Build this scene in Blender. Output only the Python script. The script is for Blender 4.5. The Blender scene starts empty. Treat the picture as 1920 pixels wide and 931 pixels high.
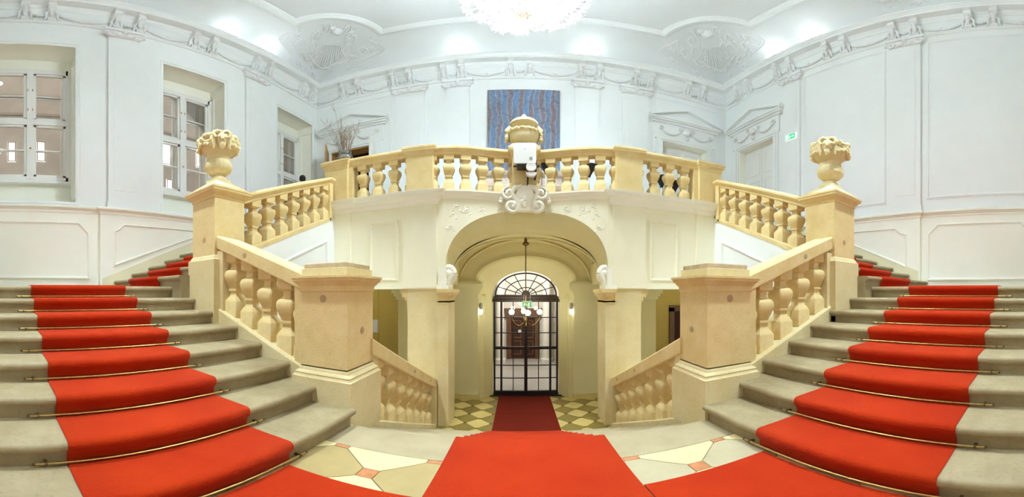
import bpy, bmesh, math, random
from math import sin, cos, pi, sqrt, atan2, tan, exp
from mathutils import Vector, Matrix, noise as mnoise

random.seed(7)
S = bpy.context.scene
COL = S.collection

# ------------------------------------------------------------------ camera
EYE = 1.15
PX = 614.0                       # panorama pixels per radian of the 1920x931 photograph
CX, CY = 972.0, 547.0            # image column facing +Y, image row of the horizon
cam = bpy.data.cameras.new('camera')
cam.type = 'PANO'
cam.panorama_type = 'EQUIRECTANGULAR'
cam.longitude_min = -CX / PX
cam.longitude_max = (1920 - CX) / PX
cam.latitude_max = CY / PX
cam.latitude_min = -(931 - CY) / PX
cam.clip_start = 0.05
co = bpy.data.objects.new('camera', cam)
co.location = (0, 0, EYE)
co.rotation_euler = (pi / 2, 0, 0)
COL.objects.link(co)
S.camera = co

# ------------------------------------------------------------------ world, exposure
W = bpy.data.worlds.new('world')
S.world = W
W.use_nodes = True
W.node_tree.nodes['Background'].inputs[0].default_value = (0.74, 0.69, 0.60, 1)
W.node_tree.nodes['Background'].inputs[1].default_value = 1.25
S.view_settings.view_transform = 'Standard'
S.view_settings.look = 'None'
S.view_settings.exposure = 0.82
S.view_settings.gamma = 1.0
S.view_settings.use_curve_mapping = False
S.cycles.max_bounces = 12
S.cycles.diffuse_bounces = 7
S.cycles.transparent_max_bounces = 16
S.cycles.sample_clamp_indirect = 6

CHANDELIER_GLOW = 0.55
CHANDELIER_LAMP = 3300.0
UPLIGHT = 2.6
FRONT_FILL = 1900.0  # strength of the added fill spots behind the camera
COOL = (0.79, 0.935, 1.0)
LOWER_LAMP = 7.0


def lamp(name, kind, loc, energy, color=(1, 1, 1), size=0.1, rot=None, spot=None, parent=None):
    l = bpy.data.lights.new(name, kind)
    l.energy = energy
    l.color = color
    if kind == 'AREA':
        l.size = size
    else:
        l.shadow_soft_size = size
    if spot:
        l.spot_size = spot
        l.spot_blend = 0.8
    o = bpy.data.objects.new(name, l)
    o.location = loc
    if rot:
        o.rotation_euler = rot
    COL.objects.link(o)
    if parent:
        o.parent = parent
    return o


# ------------------------------------------------------------------ materials
def mat(name, col, rough=0.6, var=0.06, scale=6.0, bump=0.0, bscale=40.0, metal=0.0, emit=None, estr=0.0,
        spec=0.4, detail=6.0, stretch=None, col2=None, pits=0.0):
    m = bpy.data.materials.new(name)
    m.use_nodes = True
    nt = m.node_tree
    b = nt.nodes['Principled BSDF']
    b.inputs['Roughness'].default_value = rough
    b.inputs['Metallic'].default_value = metal
    b.inputs['Specular IOR Level'].default_value = spec
    tc = nt.nodes.new('ShaderNodeTexCoord')
    mp = nt.nodes.new('ShaderNodeMapping')
    if stretch:
        mp.inputs['Scale'].default_value = stretch
    nt.links.new(tc.outputs['Object'], mp.inputs['Vector'])
    if var > 0 or col2:
        n = nt.nodes.new('ShaderNodeTexNoise')
        n.inputs['Scale'].default_value = scale
        n.inputs['Detail'].default_value = detail
        n.inputs['Roughness'].default_value = 0.62
        nt.links.new(mp.outputs[0], n.inputs['Vector'])
        r = nt.nodes.new('ShaderNodeValToRGB')
        lo = col2 if col2 else tuple(max(0, c * (1 - var)) for c in col)
        hi = col if col2 else tuple(min(1, c * (1 + var)) for c in col)
        r.color_ramp.elements[0].color = (*lo, 1)
        r.color_ramp.elements[1].color = (*hi, 1)
        r.color_ramp.elements[0].position = 0.3
        r.color_ramp.elements[1].position = 0.68
        nt.links.new(n.outputs['Fac'], r.inputs[0])
        out = r.outputs[0]
        if pits > 0:             # pores and worn specks
            n3 = nt.nodes.new('ShaderNodeTexNoise')
            n3.inputs['Scale'].default_value = 38
            n3.inputs['Detail'].default_value = 5
            nt.links.new(mp.outputs[0], n3.inputs['Vector'])
            r3 = nt.nodes.new('ShaderNodeValToRGB')
            r3.color_ramp.elements[0].position = 0.28
            r3.color_ramp.elements[0].color = (1 - pits, 1 - pits * 1.05, 1 - pits * 1.15, 1)
            r3.color_ramp.elements[1].position = 0.44
            nt.links.new(n3.outputs['Fac'], r3.inputs[0])
            mx = nt.nodes.new('ShaderNodeMixRGB')
            mx.blend_type = 'MULTIPLY'
            mx.inputs[0].default_value = 1.0
            nt.links.new(out, mx.inputs[1])
            nt.links.new(r3.outputs[0], mx.inputs[2])
            out = mx.outputs[0]
        nt.links.new(out, b.inputs['Base Color'])
    else:
        b.inputs['Base Color'].default_value = (*col, 1)
    if bump > 0:
        n2 = nt.nodes.new('ShaderNodeTexNoise')
        n2.inputs['Scale'].default_value = bscale
        n2.inputs['Detail'].default_value = 4
        nt.links.new(mp.outputs[0], n2.inputs['Vector'])
        bp = nt.nodes.new('ShaderNodeBump')
        bp.inputs['Strength'].default_value = bump
        bp.inputs['Distance'].default_value = 0.01
        nt.links.new(n2.outputs['Fac'], bp.inputs['Height'])
        nt.links.new(bp.outputs[0], b.inputs['Normal'])
    if emit:
        b.inputs['Emission Color'].default_value = (*emit, 1)
        b.inputs['Emission Strength'].default_value = estr
    return m


def glass_mat(name, tint=(1, 1, 1), refl=0.12):
    m = bpy.data.materials.new(name)
    m.use_nodes = True
    nt = m.node_tree
    for n in list(nt.nodes):
        if n.type == 'BSDF_PRINCIPLED':
            nt.nodes.remove(n)
    out = nt.nodes['Material Output']
    tr = nt.nodes.new('ShaderNodeBsdfTransparent')
    tr.inputs[0].default_value = (*tint, 1)
    gl = nt.nodes.new('ShaderNodeBsdfGlossy')
    gl.inputs['Roughness'].default_value = 0.02
    fr = nt.nodes.new('ShaderNodeFresnel')
    fr.inputs[0].default_value = 1.45
    ad = nt.nodes.new('ShaderNodeMath')
    ad.operation = 'MULTIPLY_ADD'
    ad.inputs[1].default_value = 0.8
    ad.inputs[2].default_value = refl * 0.4
    mx = nt.nodes.new('ShaderNodeMixShader')
    nt.links.new(fr.outputs[0], ad.inputs[0])
    nt.links.new(ad.outputs[0], mx.inputs[0])
    nt.links.new(tr.outputs[0], mx.inputs[1])
    nt.links.new(gl.outputs[0], mx.inputs[2])
    nt.links.new(mx.outputs[0], out.inputs[0])
    return m


M = {}
M['white'] = mat('white_plaster', (0.855, 0.89, 0.89), 0.75, 0.015, 2.5, 0.05, 30)
M['ceil'] = mat('ceiling_plaster', (0.75, 0.775, 0.775), 0.8, 0.012, 2.0, 0.04, 25)
M['stucco'] = mat('stucco_ornament', (0.83, 0.85, 0.85), 0.7, 0.03, 8, 0.1, 40)
M['dado'] = mat('dado_paint', (0.92, 0.93, 0.84), 0.6, 0.015, 2.5, 0.04, 30)
M['skirt'] = mat('skirting_paint', (0.80, 0.75, 0.53), 0.6, 0.03, 3, 0.04, 30)
M['cream'] = mat('cream_plaster', (0.90, 0.88, 0.70), 0.75, 0.02, 2.5, 0.06, 30)
M['cornice_cream'] = mat('cream_cornice_paint', (0.94, 0.935, 0.84), 0.6, 0.01, 3)
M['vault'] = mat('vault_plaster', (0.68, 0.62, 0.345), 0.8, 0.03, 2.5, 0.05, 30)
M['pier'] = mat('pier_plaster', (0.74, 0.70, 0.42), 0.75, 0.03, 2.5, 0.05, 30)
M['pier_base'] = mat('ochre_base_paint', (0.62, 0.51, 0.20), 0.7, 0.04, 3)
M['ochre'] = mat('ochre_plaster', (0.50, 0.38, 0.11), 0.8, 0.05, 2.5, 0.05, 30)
M['stone'] = mat('sandstone', (0.745, 0.60, 0.315), 0.72, 0.16, 4.0, 0.22, 60, col2=(0.655, 0.49, 0.215), pits=0.10)
M['stone2'] = mat('pale_sandstone', (0.735, 0.635, 0.385), 0.75, 0.13, 3.0, 0.2, 55, col2=(0.655, 0.54, 0.275), pits=0.12)
M['plug'] = mat('mortar_plug', (0.40, 0.29, 0.16), 0.9, 0.15, 30, 0.3, 90)
M['cap_grey'] = mat('weathered_cap_stone', (0.52, 0.41, 0.26), 0.85, 0.2, 7, 0.3, 60)
M['step'] = mat('worn_step_stone', (0.37, 0.30, 0.175), 0.62, 0.14, 5.0, 0.16, 70, col2=(0.285, 0.22, 0.115), pits=0.16)
M['slab'] = mat('grey_slab_stone', (0.445, 0.375, 0.235), 0.5, 0.1, 4, 0.1, 60, col2=(0.37, 0.305, 0.185))
M['joint'] = mat('joint_mortar', (0.30, 0.24, 0.15), 0.9, 0.1, 20)
M['tile_cream'] = mat('cream_tile', (0.76, 0.65, 0.34), 0.35, 0.06, 3, 0.03, 40)
M['tile_tan'] = mat('tan_tile', (0.42, 0.32, 0.145), 0.35, 0.1, 3, 0.03, 40)
M['tile_grey'] = mat('grey_tile', (0.46, 0.40, 0.26), 0.4, 0.12, 3, 0.03, 40)
M['tile_red'] = mat('red_marble_tile', (0.50, 0.20, 0.09), 0.4, 0.25, 24, 0.05, 60)
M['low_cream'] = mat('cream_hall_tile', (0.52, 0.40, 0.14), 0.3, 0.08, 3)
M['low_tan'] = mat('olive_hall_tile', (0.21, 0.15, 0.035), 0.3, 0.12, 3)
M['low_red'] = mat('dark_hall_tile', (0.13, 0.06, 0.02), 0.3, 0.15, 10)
M['brass'] = mat('aged_brass', (0.50, 0.34, 0.12), 0.32, 0.2, 30, 0.05, 80, metal=1.0)
M['brass_dark'] = mat('dark_brass', (0.16, 0.10, 0.04), 0.4, 0.2, 30, metal=0.9)
M['gold'] = mat('gilded_metal', (0.75, 0.55, 0.20), 0.25, 0.1, 20, metal=1.0)
M['iron'] = mat('black_iron', (0.012, 0.009, 0.010), 0.4, 0.1, 20)
M['darkwood'] = mat('dark_wood', (0.035, 0.020, 0.013), 0.4, 0.25, 5, stretch=(8, 8, 1))
M['wood'] = mat('brown_wood', (0.14, 0.075, 0.04), 0.45, 0.25, 5, stretch=(8, 8, 1))
M['oak'] = mat('varnished_oak', (0.42, 0.24, 0.08), 0.4, 0.2, 5, stretch=(8, 8, 1))
M['paintwhite'] = mat('white_gloss_paint', (0.84, 0.85, 0.83), 0.4, 0.01, 3)
M['shade'] = mat('unlit_room_dark', (0.05, 0.02, 0.02), 0.9, 0.1, 3)  # near-black colour stands in for the darkness of unlit interiors
M['glass'] = glass_mat('window_glass')
M['door_glass'] = glass_mat('door_glass', (1, 1, 1), 0.0)
M['vase_glass'] = glass_mat('vase_glass', (0.93, 0.96, 0.95), 0.35)
M['twig'] = mat('brown_twig', (0.20, 0.145, 0.09), 0.8, 0.3, 20)
M['water'] = mat('gravel_in_water', (0.45, 0.38, 0.30), 0.4, 0.35, 40)
M['plastic'] = mat('white_plastic', (0.80, 0.80, 0.79), 0.4, 0.01, 3)
M['plastic_grey'] = mat('grey_plastic', (0.35, 0.35, 0.35), 0.5, 0.05, 20)
M['black'] = mat('black_metal', (0.012, 0.012, 0.013), 0.45, 0.05, 20)
M['crystal'] = mat('lit_crystal', (0.03, 0.03, 0.03), 0.15, 0.0, emit=(1.0, 0.985, 0.96), estr=CHANDELIER_GLOW)
_nt = M['crystal'].node_tree
_oi = _nt.nodes.new('ShaderNodeObjectInfo')
_ma = _nt.nodes.new('ShaderNodeMath')
_ma.operation = 'MULTIPLY_ADD'
_ma.inputs[1].default_value = CHANDELIER_GLOW * 0.55
_ma.inputs[2].default_value = CHANDELIER_GLOW * 0.72
_nt.links.new(_oi.outputs['Random'], _ma.inputs[0])
_nt.links.new(_ma.outputs[0], _nt.nodes['Principled BSDF'].inputs['Emission Strength'])
M['bulb'] = mat('lit_bulb', (1, 1, 1), 0.3, 0, emit=(1.0, 0.96, 0.86), estr=9)
M['bulb_warm'] = mat('lit_warm_globe', (1, 1, 1), 0.3, 0, emit=(0.93, 1.0, 0.82), estr=16)
M['litwin'] = mat('lit_window', (1, 1, 1), 0.5, 0, emit=(1.0, 0.99, 0.96), estr=2.6)
M['facade'] = mat('courtyard_facade', (0.34, 0.30, 0.26), 0.9, 0.12, 1.2, 0.1, 10)
M['facade2'] = mat('courtyard_facade_trim', (0.24, 0.20, 0.16), 0.9, 0.1, 2)
M['ground'] = mat('courtyard_paving', (0.22, 0.2, 0.18), 0.9, 0.1, 3)
M['marble'] = mat('veined_marble', (0.66, 0.56, 0.46), 0.3, 0.25, 5, col2=(0.46, 0.33, 0.25))
M['skin'] = mat('skin', (0.55, 0.33, 0.22), 0.5, 0.04, 10)
M['hair'] = mat('black_hair', (0.012, 0.010, 0.010), 0.5, 0.2, 60)
M['denim'] = mat('blue_denim', (0.075, 0.10, 0.20), 0.85, 0.2, 60)
M['shirt'] = mat('white_shirt_cloth', (0.66, 0.68, 0.70), 0.85, 0.05, 30)
M['teal'] = mat('teal_strap', (0.05, 0.20, 0.19), 0.7, 0.05, 30)
M['bag'] = mat('black_bag', (0.015, 0.013, 0.016), 0.6, 0.1, 30)
M['vest_stone'] = mat('vestibule_stone', (0.42, 0.38, 0.31), 0.75, 0.16, 2, 0.2, 20)
M['vest_white'] = mat('vestibule_plaster', (0.78, 0.76, 0.70), 0.7, 0.03, 2)
M['vest_floor'] = mat('vestibule_floor', (0.48, 0.47, 0.44), 0.3, 0.1, 2)
M['paper'] = mat('white_paper', (0.75, 0.78, 0.86), 0.7, 0.01, 3)


def sign_mat(name, col, e):
    return mat(name, col, 0.4, 0, emit=col, estr=e)


M['sign_green'] = sign_mat('green_sign_face', (0.03, 0.42, 0.20), 0.5)
M['sign_white'] = sign_mat('white_sign_face', (0.85, 0.92, 0.87), 0.35)
M['sign_dim'] = sign_mat('dim_green_sign_face', (0.02, 0.22, 0.07), 0.25)


def carpet_mat(name='red_carpet', c0=(0.36, 0.020, 0.003), c1=(0.42, 0.031, 0.004)):
    m = bpy.data.materials.new(name)
    m.use_nodes = True
    nt = m.node_tree
    b = nt.nodes['Principled BSDF']
    b.inputs['Roughness'].default_value = 0.95
    b.inputs['Specular IOR Level'].default_value = 0.1
    b.inputs['Sheen Weight'].default_value = 0.10
    b.inputs['Sheen Roughness'].default_value = 0.5
    b.inputs['Sheen Tint'].default_value = (1, 0.35, 0.25, 1)
    tc = nt.nodes.new('ShaderNodeTexCoord')
    n = nt.nodes.new('ShaderNodeTexNoise')
    n.inputs['Scale'].default_value = 2.2
    n.inputs['Detail'].default_value = 8
    nt.links.new(tc.outputs['Object'], n.inputs['Vector'])
    r = nt.nodes.new('ShaderNodeValToRGB')
    r.color_ramp.elements[0].position = 0.3
    r.color_ramp.elements[1].position = 0.7
    r.color_ramp.elements[0].color = (*c0, 1)
    r.color_ramp.elements[1].color = (*c1, 1)
    nt.links.new(n.outputs['Fac'], r.inputs[0])
    nt.links.new(r.outputs[0], b.inputs['Base Color'])
    v = nt.nodes.new('ShaderNodeTexVoronoi')
    v.inputs['Scale'].default_value = 110
    nt.links.new(tc.outputs['Object'], v.inputs['Vector'])
    bp = nt.nodes.new('ShaderNodeBump')
    bp.inputs['Strength'].default_value = 0.5
    bp.inputs['Distance'].default_value = 0.004
    nt.links.new(v.outputs['Distance'], bp.inputs['Height'])
    nt.links.new(bp.outputs[0], b.inputs['Normal'])
    return m


M['carpet'] = carpet_mat()
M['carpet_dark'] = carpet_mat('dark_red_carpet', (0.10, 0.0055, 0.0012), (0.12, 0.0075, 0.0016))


def painting_mat():
    """blue canvas with vertical grey-violet trunks and elongated light blue patches"""
    m = bpy.data.materials.new('blue_streaked_canvas')
    m.use_nodes = True
    nt = m.node_tree
    L = nt.links.new
    b = nt.nodes['Principled BSDF']
    b.inputs['Roughness'].default_value = 0.6
    tc = nt.nodes.new('ShaderNodeTexCoord')
    wob = nt.nodes.new('ShaderNodeTexNoise')
    wob.inputs['Scale'].default_value = 3.0
    wob.inputs['Detail'].default_value = 4
    L(tc.outputs['Object'], wob.inputs['Vector'])
    add = nt.nodes.new('ShaderNodeVectorMath')
    add.operation = 'MULTIPLY_ADD'
    add.inputs[1].default_value = (0.16, 0, 0.10)
    L(wob.outputs['Color'], add.inputs[0])
    L(tc.outputs['Object'], add.inputs[2])

    def ramp(fac, stops):
        r = nt.nodes.new('ShaderNodeValToRGB')
        cr = r.color_ramp
        cr.elements[0].position, cr.elements[0].color = stops[0][0], (*stops[0][1], 1)
        cr.elements[1].position, cr.elements[1].color = stops[-1][0], (*stops[-1][1], 1)
        for p, c in stops[1:-1]:
            cr.elements.new(p).color = (*c, 1)
        L(fac, r.inputs[0])
        return r.outputs[0]

    def mix(mode, fac, a, c):
        x = nt.nodes.new('ShaderNodeMixRGB')
        x.blend_type = mode
        if isinstance(fac, float): x.inputs[0].default_value = fac
        else: L(fac, x.inputs[0])
        L(a, x.inputs[1]); L(c, x.inputs[2])
        return x.outputs[0]

    w = nt.nodes.new('ShaderNodeTexWave')
    w.wave_type, w.bands_direction = 'BANDS', 'X'
    w.inputs['Scale'].default_value = 1.05
    w.inputs['Distortion'].default_value = 3.2
    w.inputs['Detail'].default_value = 2
    L(add.outputs[0], w.inputs['Vector'])
    base = ramp(w.outputs['Fac'], [(0.0, (.15, .145, .20)), (.38, (.20, .19, .25)), (.46, (.33, .36, .42)), (.54, (.13, .215, .36)), (1.0, (.12, .19, .33))])
    mp = nt.nodes.new('ShaderNodeMapping')
    mp.inputs['Scale'].default_value = (4.2, 1, 1.15)
    L(add.outputs[0], mp.inputs['Vector'])
    v = nt.nodes.new('ShaderNodeTexVoronoi')
    v.feature = 'DISTANCE_TO_EDGE'
    v.inputs['Scale'].default_value = 1.0
    L(mp.outputs[0], v.inputs['Vector'])
    edge = ramp(v.outputs['Distance'], [(0.0, (.62, .60, .58)), (.035, (.95, .93, .9)), (.07, (1.12, 1.1, 1.08)), (.13, (1, 1, 1))])
    col = mix('MULTIPLY', 0.8, base, edge)
    v2 = nt.nodes.new('ShaderNodeTexVoronoi')
    v2.inputs['Scale'].default_value = 1.0
    L(mp.outputs[0], v2.inputs['Vector'])
    sp = nt.nodes.new('ShaderNodeSeparateColor')
    L(v2.outputs['Color'], sp.inputs[0])
    col = mix('MULTIPLY', 0.9, col, ramp(sp.outputs[0], [(0.0, (1.05, .80, .70)), (.45, (1.0, .92, .86)), (.55, (.92, 1.02, 1.1)), (1.0, (.95, 1.12, 1.25))]))
    n = nt.nodes.new('ShaderNodeTexNoise')
    n.inputs['Scale'].default_value = 16
    n.inputs['Detail'].default_value = 6
    L(tc.outputs['Object'], n.inputs['Vector'])
    col = mix('MULTIPLY', 0.7, col, ramp(n.outputs['Fac'], [(.3, (.72, .72, .72)), (.7, (1.25, 1.25, 1.2))]))
    L(col, b.inputs['Base Color'])
    bp = nt.nodes.new('ShaderNodeBump')
    bp.inputs['Strength'].default_value = 0.3
    L(n.outputs['Fac'], bp.inputs['Height'])
    L(bp.outputs[0], b.inputs['Normal'])
    return m


M['painting'] = painting_mat()


# ------------------------------------------------------------------ object helpers
def tag(o, label=None, cat=None, group=None, kind=None):
    if label: o['label'] = label
    if cat: o['category'] = cat
    if group: o['group'] = group
    if kind: o['kind'] = kind
    return o


def link(o, parent=None):
    COL.objects.link(o)
    if parent:
        o.parent = parent
    return o


def empty(name, loc=(0, 0, 0), label=None, cat=None, group=None, kind=None, rz=0.0):
    o = bpy.data.objects.new(name, None)
    o.empty_display_size = 0.1
    o.location = loc
    o.rotation_euler = (0, 0, rz)
    COL.objects.link(o)
    return tag(o, label, cat, group, kind)


class MB:
    def __init__(self):
        self.v = []
        self.f = []

    def add(self, vs, fs):
        k = len(self.v)
        self.v.extend([tuple(p) for p in vs])
        self.f.extend([tuple(i + k for i in f) for f in fs])
        return self

    def box(self, x0, x1, y0, y1, z0, z1):
        vs = [(x0, y0, z0), (x1, y0, z0), (x1, y1, z0), (x0, y1, z0), (x0, y0, z1), (x1, y0, z1), (x1, y1, z1), (x0, y1, z1)]
        return self.add(vs, [(0, 3, 2, 1), (4, 5, 6, 7), (0, 1, 5, 4), (1, 2, 6, 5), (2, 3, 7, 6), (3, 0, 4, 7)])

    def quad(self, a, b, c, d):
        return self.add([a, b, c, d], [(0, 1, 2, 3)])

    def prism(self, poly, h0, h1, mapf=None):
        """poly of (a, b) extruded from h0 to h1; mapf(a, b, h)"""
        mapf = mapf or (lambda a, b, h: (a, b, h))
        n = len(poly)
        vs = [mapf(a, b, h0) for a, b in poly] + [mapf(a, b, h1) for a, b in poly]
        fs = [tuple(range(n))[::-1], tuple(range(n, 2 * n))]
        fs += [(i, (i + 1) % n, n + (i + 1) % n, n + i) for i in range(n)]
        return self.add(vs, fs)

    def sq(self, cx, cy, prof):
        """stacked rectangles: prof of (half x, half y, z)"""
        vs, fs = [], []
        for hx, hy, z in prof:
            vs += [(cx - hx, cy - hy, z), (cx + hx, cy - hy, z), (cx + hx, cy + hy, z), (cx - hx, cy + hy, z)]
        n = len(prof)
        for i in range(n - 1):
            for k in range(4):
                a, b = 4 * i + k, 4 * i + (k + 1) % 4
                fs.append((a, b, b + 4, a + 4))
        fs += [(3, 2, 1, 0), (4 * n - 4, 4 * n - 3, 4 * n - 2, 4 * n - 1)]
        return self.add(vs, fs)

    def lathe(self, prof, c=(0, 0, 0), n=24, rf=None, caps=True):
        """prof of (radius, z); rf(theta, r, z) may change the radius"""
        vs, fs = [], []
        for r, z in prof:
            for k in range(n):
                t = 2 * pi * k / n
                rr = rf(t, r, z) if rf else r
                vs.append((c[0] + rr * cos(t), c[1] + rr * sin(t), c[2] + z))
        for i in range(len(prof) - 1):
            for k in range(n):
                a, b = i * n + k, i * n + (k + 1) % n
                fs.append((a, b, b + n, a + n))
        if caps:
            fs.append(tuple(range(n))[::-1])
            fs.append(tuple(range((len(prof) - 1) * n, len(prof) * n)))
        return self.add(vs, fs)

    def tube(self, pts, r, n=8, closed=False, flat=1.0):
        pts = [Vector(p) for p in pts]
        rs = r if isinstance(r, (list, tuple)) else [r] * len(pts)
        vs, fs = [], []
        up = None
        N = len(pts)
        for i, p in enumerate(pts):
            a = pts[i - 1] if (i > 0 or closed) else p
            b = pts[(i + 1) % N] if (i < N - 1 or closed) else p
            t = (b - a)
            t = t.normalized() if t.length > 1e-9 else Vector((0, 0, 1))
            if up is None:
                up = Vector((0, 0, 1)) if abs(t.z) < 0.9 else Vector((1, 0, 0))
            x = t.cross(up)
            if x.length < 1e-6:
                x = t.orthogonal()
            x.normalize()
            y = x.cross(t).normalized()
            up = y
            for k in range(n):
                an = 2 * pi * k / n
                vs.append(p + x * (cos(an) * rs[i]) + y * (sin(an) * rs[i] * flat))
        for i in range(N if closed else N - 1):
            j = (i + 1) % N
            for k in range(n):
                k2 = (k + 1) % n
                fs.append((i * n + k, i * n + k2, j * n + k2, j * n + k))
        if not closed:
            fs.append(tuple(range(n))[::-1])
            fs.append(tuple(range((N - 1) * n, N * n)))
        return self.add(vs, fs)

    def sweep(self, prof, path, closed=False, mapf=None, zs=None, caps=True):
        """prof of (offset to the left of the path, height); path of (a, b); plumb profile, mitred corners"""
        mapf = mapf or (lambda a, b, h: (a, b, h))
        N, P = len(path), len(prof)
        vs, fs = [], []
        for i in range(N):
            p = path[i]
            q0 = path[i - 1] if (i > 0 or closed) else None
            q1 = path[(i + 1) % N] if (i < N - 1 or closed) else None
            ns = []
            for a, b in ((q0, p), (p, q1)):
                if a is None or b is None:
                    continue
                dx, dy = b[0] - a[0], b[1] - a[1]
                L = sqrt(dx * dx + dy * dy) or 1
                ns.append((-dy / L, dx / L))
            if len(ns) == 2:
                d = 1 + ns[0][0] * ns[1][0] + ns[0][1] * ns[1][1]
                d = max(d, 0.25)
                m = ((ns[0][0] + ns[1][0]) / d, (ns[0][1] + ns[1][1]) / d)
            else:
                m = ns[0]
            z = zs[i] if zs else 0
            for u, v in prof:
                vs.append(mapf(p[0] + u * m[0], p[1] + u * m[1], v + z))
        for i in range(N if closed else N - 1):
            j = (i + 1) % N
            for k in range(P):
                k2 = (k + 1) % P
                fs.append((i * P + k, i * P + k2, j * P + k2, j * P + k))
        if not closed and caps:
            fs.append(tuple(range(P))[::-1])
            fs.append(tuple(range((N - 1) * P, N * P)))
        return self.add(vs, fs)

    def blob(self, c, r, n=8, m=6, rough=0.0, seed=0.0, scale=(1, 1, 1)):
        vs, fs = [], []
        for i in range(m + 1):
            ph = pi * i / m
            for k in range(n):
                t = 2 * pi * k / n
                d = Vector((sin(ph) * cos(t), sin(ph) * sin(t), cos(ph)))
                q = r * (1 + rough * mnoise.noise(d * 2.3 + Vector((seed, seed * 1.7, 0))))
                vs.append((c[0] + d.x * q * scale[0], c[1] + d.y * q * scale[1], c[2] + d.z * q * scale[2]))
        for i in range(m):
            for k in range(n):
                k2 = (k + 1) % n
                fs.append((i * n + k, i * n + k2, (i + 1) * n + k2, (i + 1) * n + k))
        return self.add(vs, fs)

    def mesh(self, name, m, smooth=None):
        me = bpy.data.meshes.new(name)
        me.from_pydata(self.v, [], self.f)
        bm = bmesh.new()
        bm.from_mesh(me)
        bmesh.ops.recalc_face_normals(bm, faces=bm.faces)
        bm.to_mesh(me)
        bm.free()
        me.materials.append(m)
        if smooth is not None:
            me.polygons.foreach_set('use_smooth', [True] * len(me.polygons))
            me.set_sharp_from_angle(angle=math.radians(smooth))
        me.update()
        return me

    def build(self, name, m, parent=None, smooth=None, kind=None, label=None):
        o = bpy.data.objects.new(name, self.mesh(name, m, smooth))
        link(o, parent)
        if kind: o['kind'] = kind
        if label: o['label'] = label
        return o


def inst(name, mesh, loc, parent=None, rz=0.0, scale=None, rot=None):
    o = bpy.data.objects.new(name, mesh)
    o.location = loc
    o.rotation_euler = rot if rot else (0, 0, rz)
    if scale:
        o.scale = scale
    return link(o, parent)


def clip_poly(poly, x0, x1, y0, y1):
    for ax, lim, sgn in ((0, x0, 1), (0, x1, -1), (1, y0, 1), (1, y1, -1)):
        out = []
        for i in range(len(poly)):
            a, b = poly[i], poly[(i + 1) % len(poly)]
            da, db = sgn * (a[ax] - lim), sgn * (b[ax] - lim)
            if da >= 0: out.append(a)
            if (da >= 0) != (db >= 0):
                t = da / (da - db)
                out.append((a[0] + t * (b[0] - a[0]), a[1] + t * (b[1] - a[1])))
        poly = out
        if len(poly) < 3:
            return []
    return poly


# ------------------------------------------------------------------ main dimensions (metres, landing floor z = 0)
R = 0.153                        # riser
T = 0.386                        # tread
NR1 = 8                          # risers of a side flight
ZM = NR1 * R                     # half landing
ZG = ZM + 11 * R                 # gallery floor 2.907
ZL = -8 * R                      # lower hall floor
XL, XR = -6.43, 6.67             # side walls
YB, YF = 9.10, -0.50             # back wall, wall behind the camera
FX = {-1: -1.32, 1: 1.53}        # first riser of each side flight
CN = 0.09                        # axis of the newels
Y2 = 2.25                        # first riser of the upper flights
YG = 5.37                        # gallery front
TL = 0.36                        # tread of the lower flight
YL = 2.37                        # top nosing of the lower flight
ZC0, ZC1 = 8.08, 8.79            # frieze bottom, frieze top
ZCV = 9.0                        # start of the cove
ZCE = 9.92                       # flat ceiling


def pitch1(s, x):                # nosing line of a side flight at x
    return R * (1 + (s * x - s * FX[s]) / T)


def pitch2(y):
    return ZM + R * (1 + (y - Y2) / T)


def pitchL(y):
    return -(y - YL) * R / TL


# wall holes helper ---------------------------------------------------------
def wall_with_holes(mb, u0, u1, z0, z1, holes, mapf):
    """face with rectangular holes (ua, ub, za, zb); mapf(u, z)"""
    us = sorted({u0, u1, *[h[0] for h in holes], *[h[1] for h in holes]})
    zs = sorted({z0, z1, *[h[2] for h in holes], *[h[3] for h in holes]})
    for i in range(len(us) - 1):
        for j in range(len(zs) - 1):
            um, zm = (us[i] + us[i + 1]) / 2, (zs[j] + zs[j + 1]) / 2
            if any(h[0] < um < h[1] and h[2] < zm < h[3] for h in holes):
                continue
            mb.quad(mapf(us[i], zs[j]), mapf(us[i + 1], zs[j]), mapf(us[i + 1], zs[j + 1]), mapf(us[i], zs[j + 1]))


def frame_moulding(mb, poly, mapf, w=0.07, h=0.035):
    """picture-frame moulding along a closed polygon in a wall plane, mapf(a, b, out)"""
    prof = [(0, -0.01), (0, h * 0.5), (w * 0.2, h * 0.55), (w * 0.3, h), (w * 0.62, h), (w * 0.75, h * 0.45), (w, h * 0.3), (w, -0.01)]
    mb.sweep(prof, poly, closed=True, mapf=mapf)


def notched(a0, a1, b0, b1, c=0.16):
    """rectangle whose corners are notched"""
    k = c * 0.3
    return [(a0 + c + k, b0), (a1 - c - k, b0), (a1 - c, b0 + k), (a1 - k, b0 + c), (a1, b0 + c + k), (a1, b1 - c - k), (a1 - k, b1 - c), (a1 - c, b1 - k),
            (a1 - c - k, b1), (a0 + c + k, b1), (a0 + c, b1 - k), (a0 + k, b1 - c), (a0, b1 - c - k), (a0, b0 + c + k), (a0 + k, b0 + c), (a0 + c, b0 + k)]


def notched_top(a0, a1, b0, b1, c=0.16):
    k = c * 0.3
    return [(a0, b0), (a1, b0), (a1, b1 - c - k), (a1 - k, b1 - c), (a1 - c, b1 - k),
            (a1 - c - k, b1), (a0 + c + k, b1), (a0 + c, b1 - k), (a0 + k, b1 - c), (a0, b1 - c - k)]


# ================================================================== FLOOR of the landing
floor = tag(MB().box(FX[-1] - 0.02, FX[1] + 0.02, YF, 1.97, -0.25, -0.012).build('floor', M['joint']), kind='structure')


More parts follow.
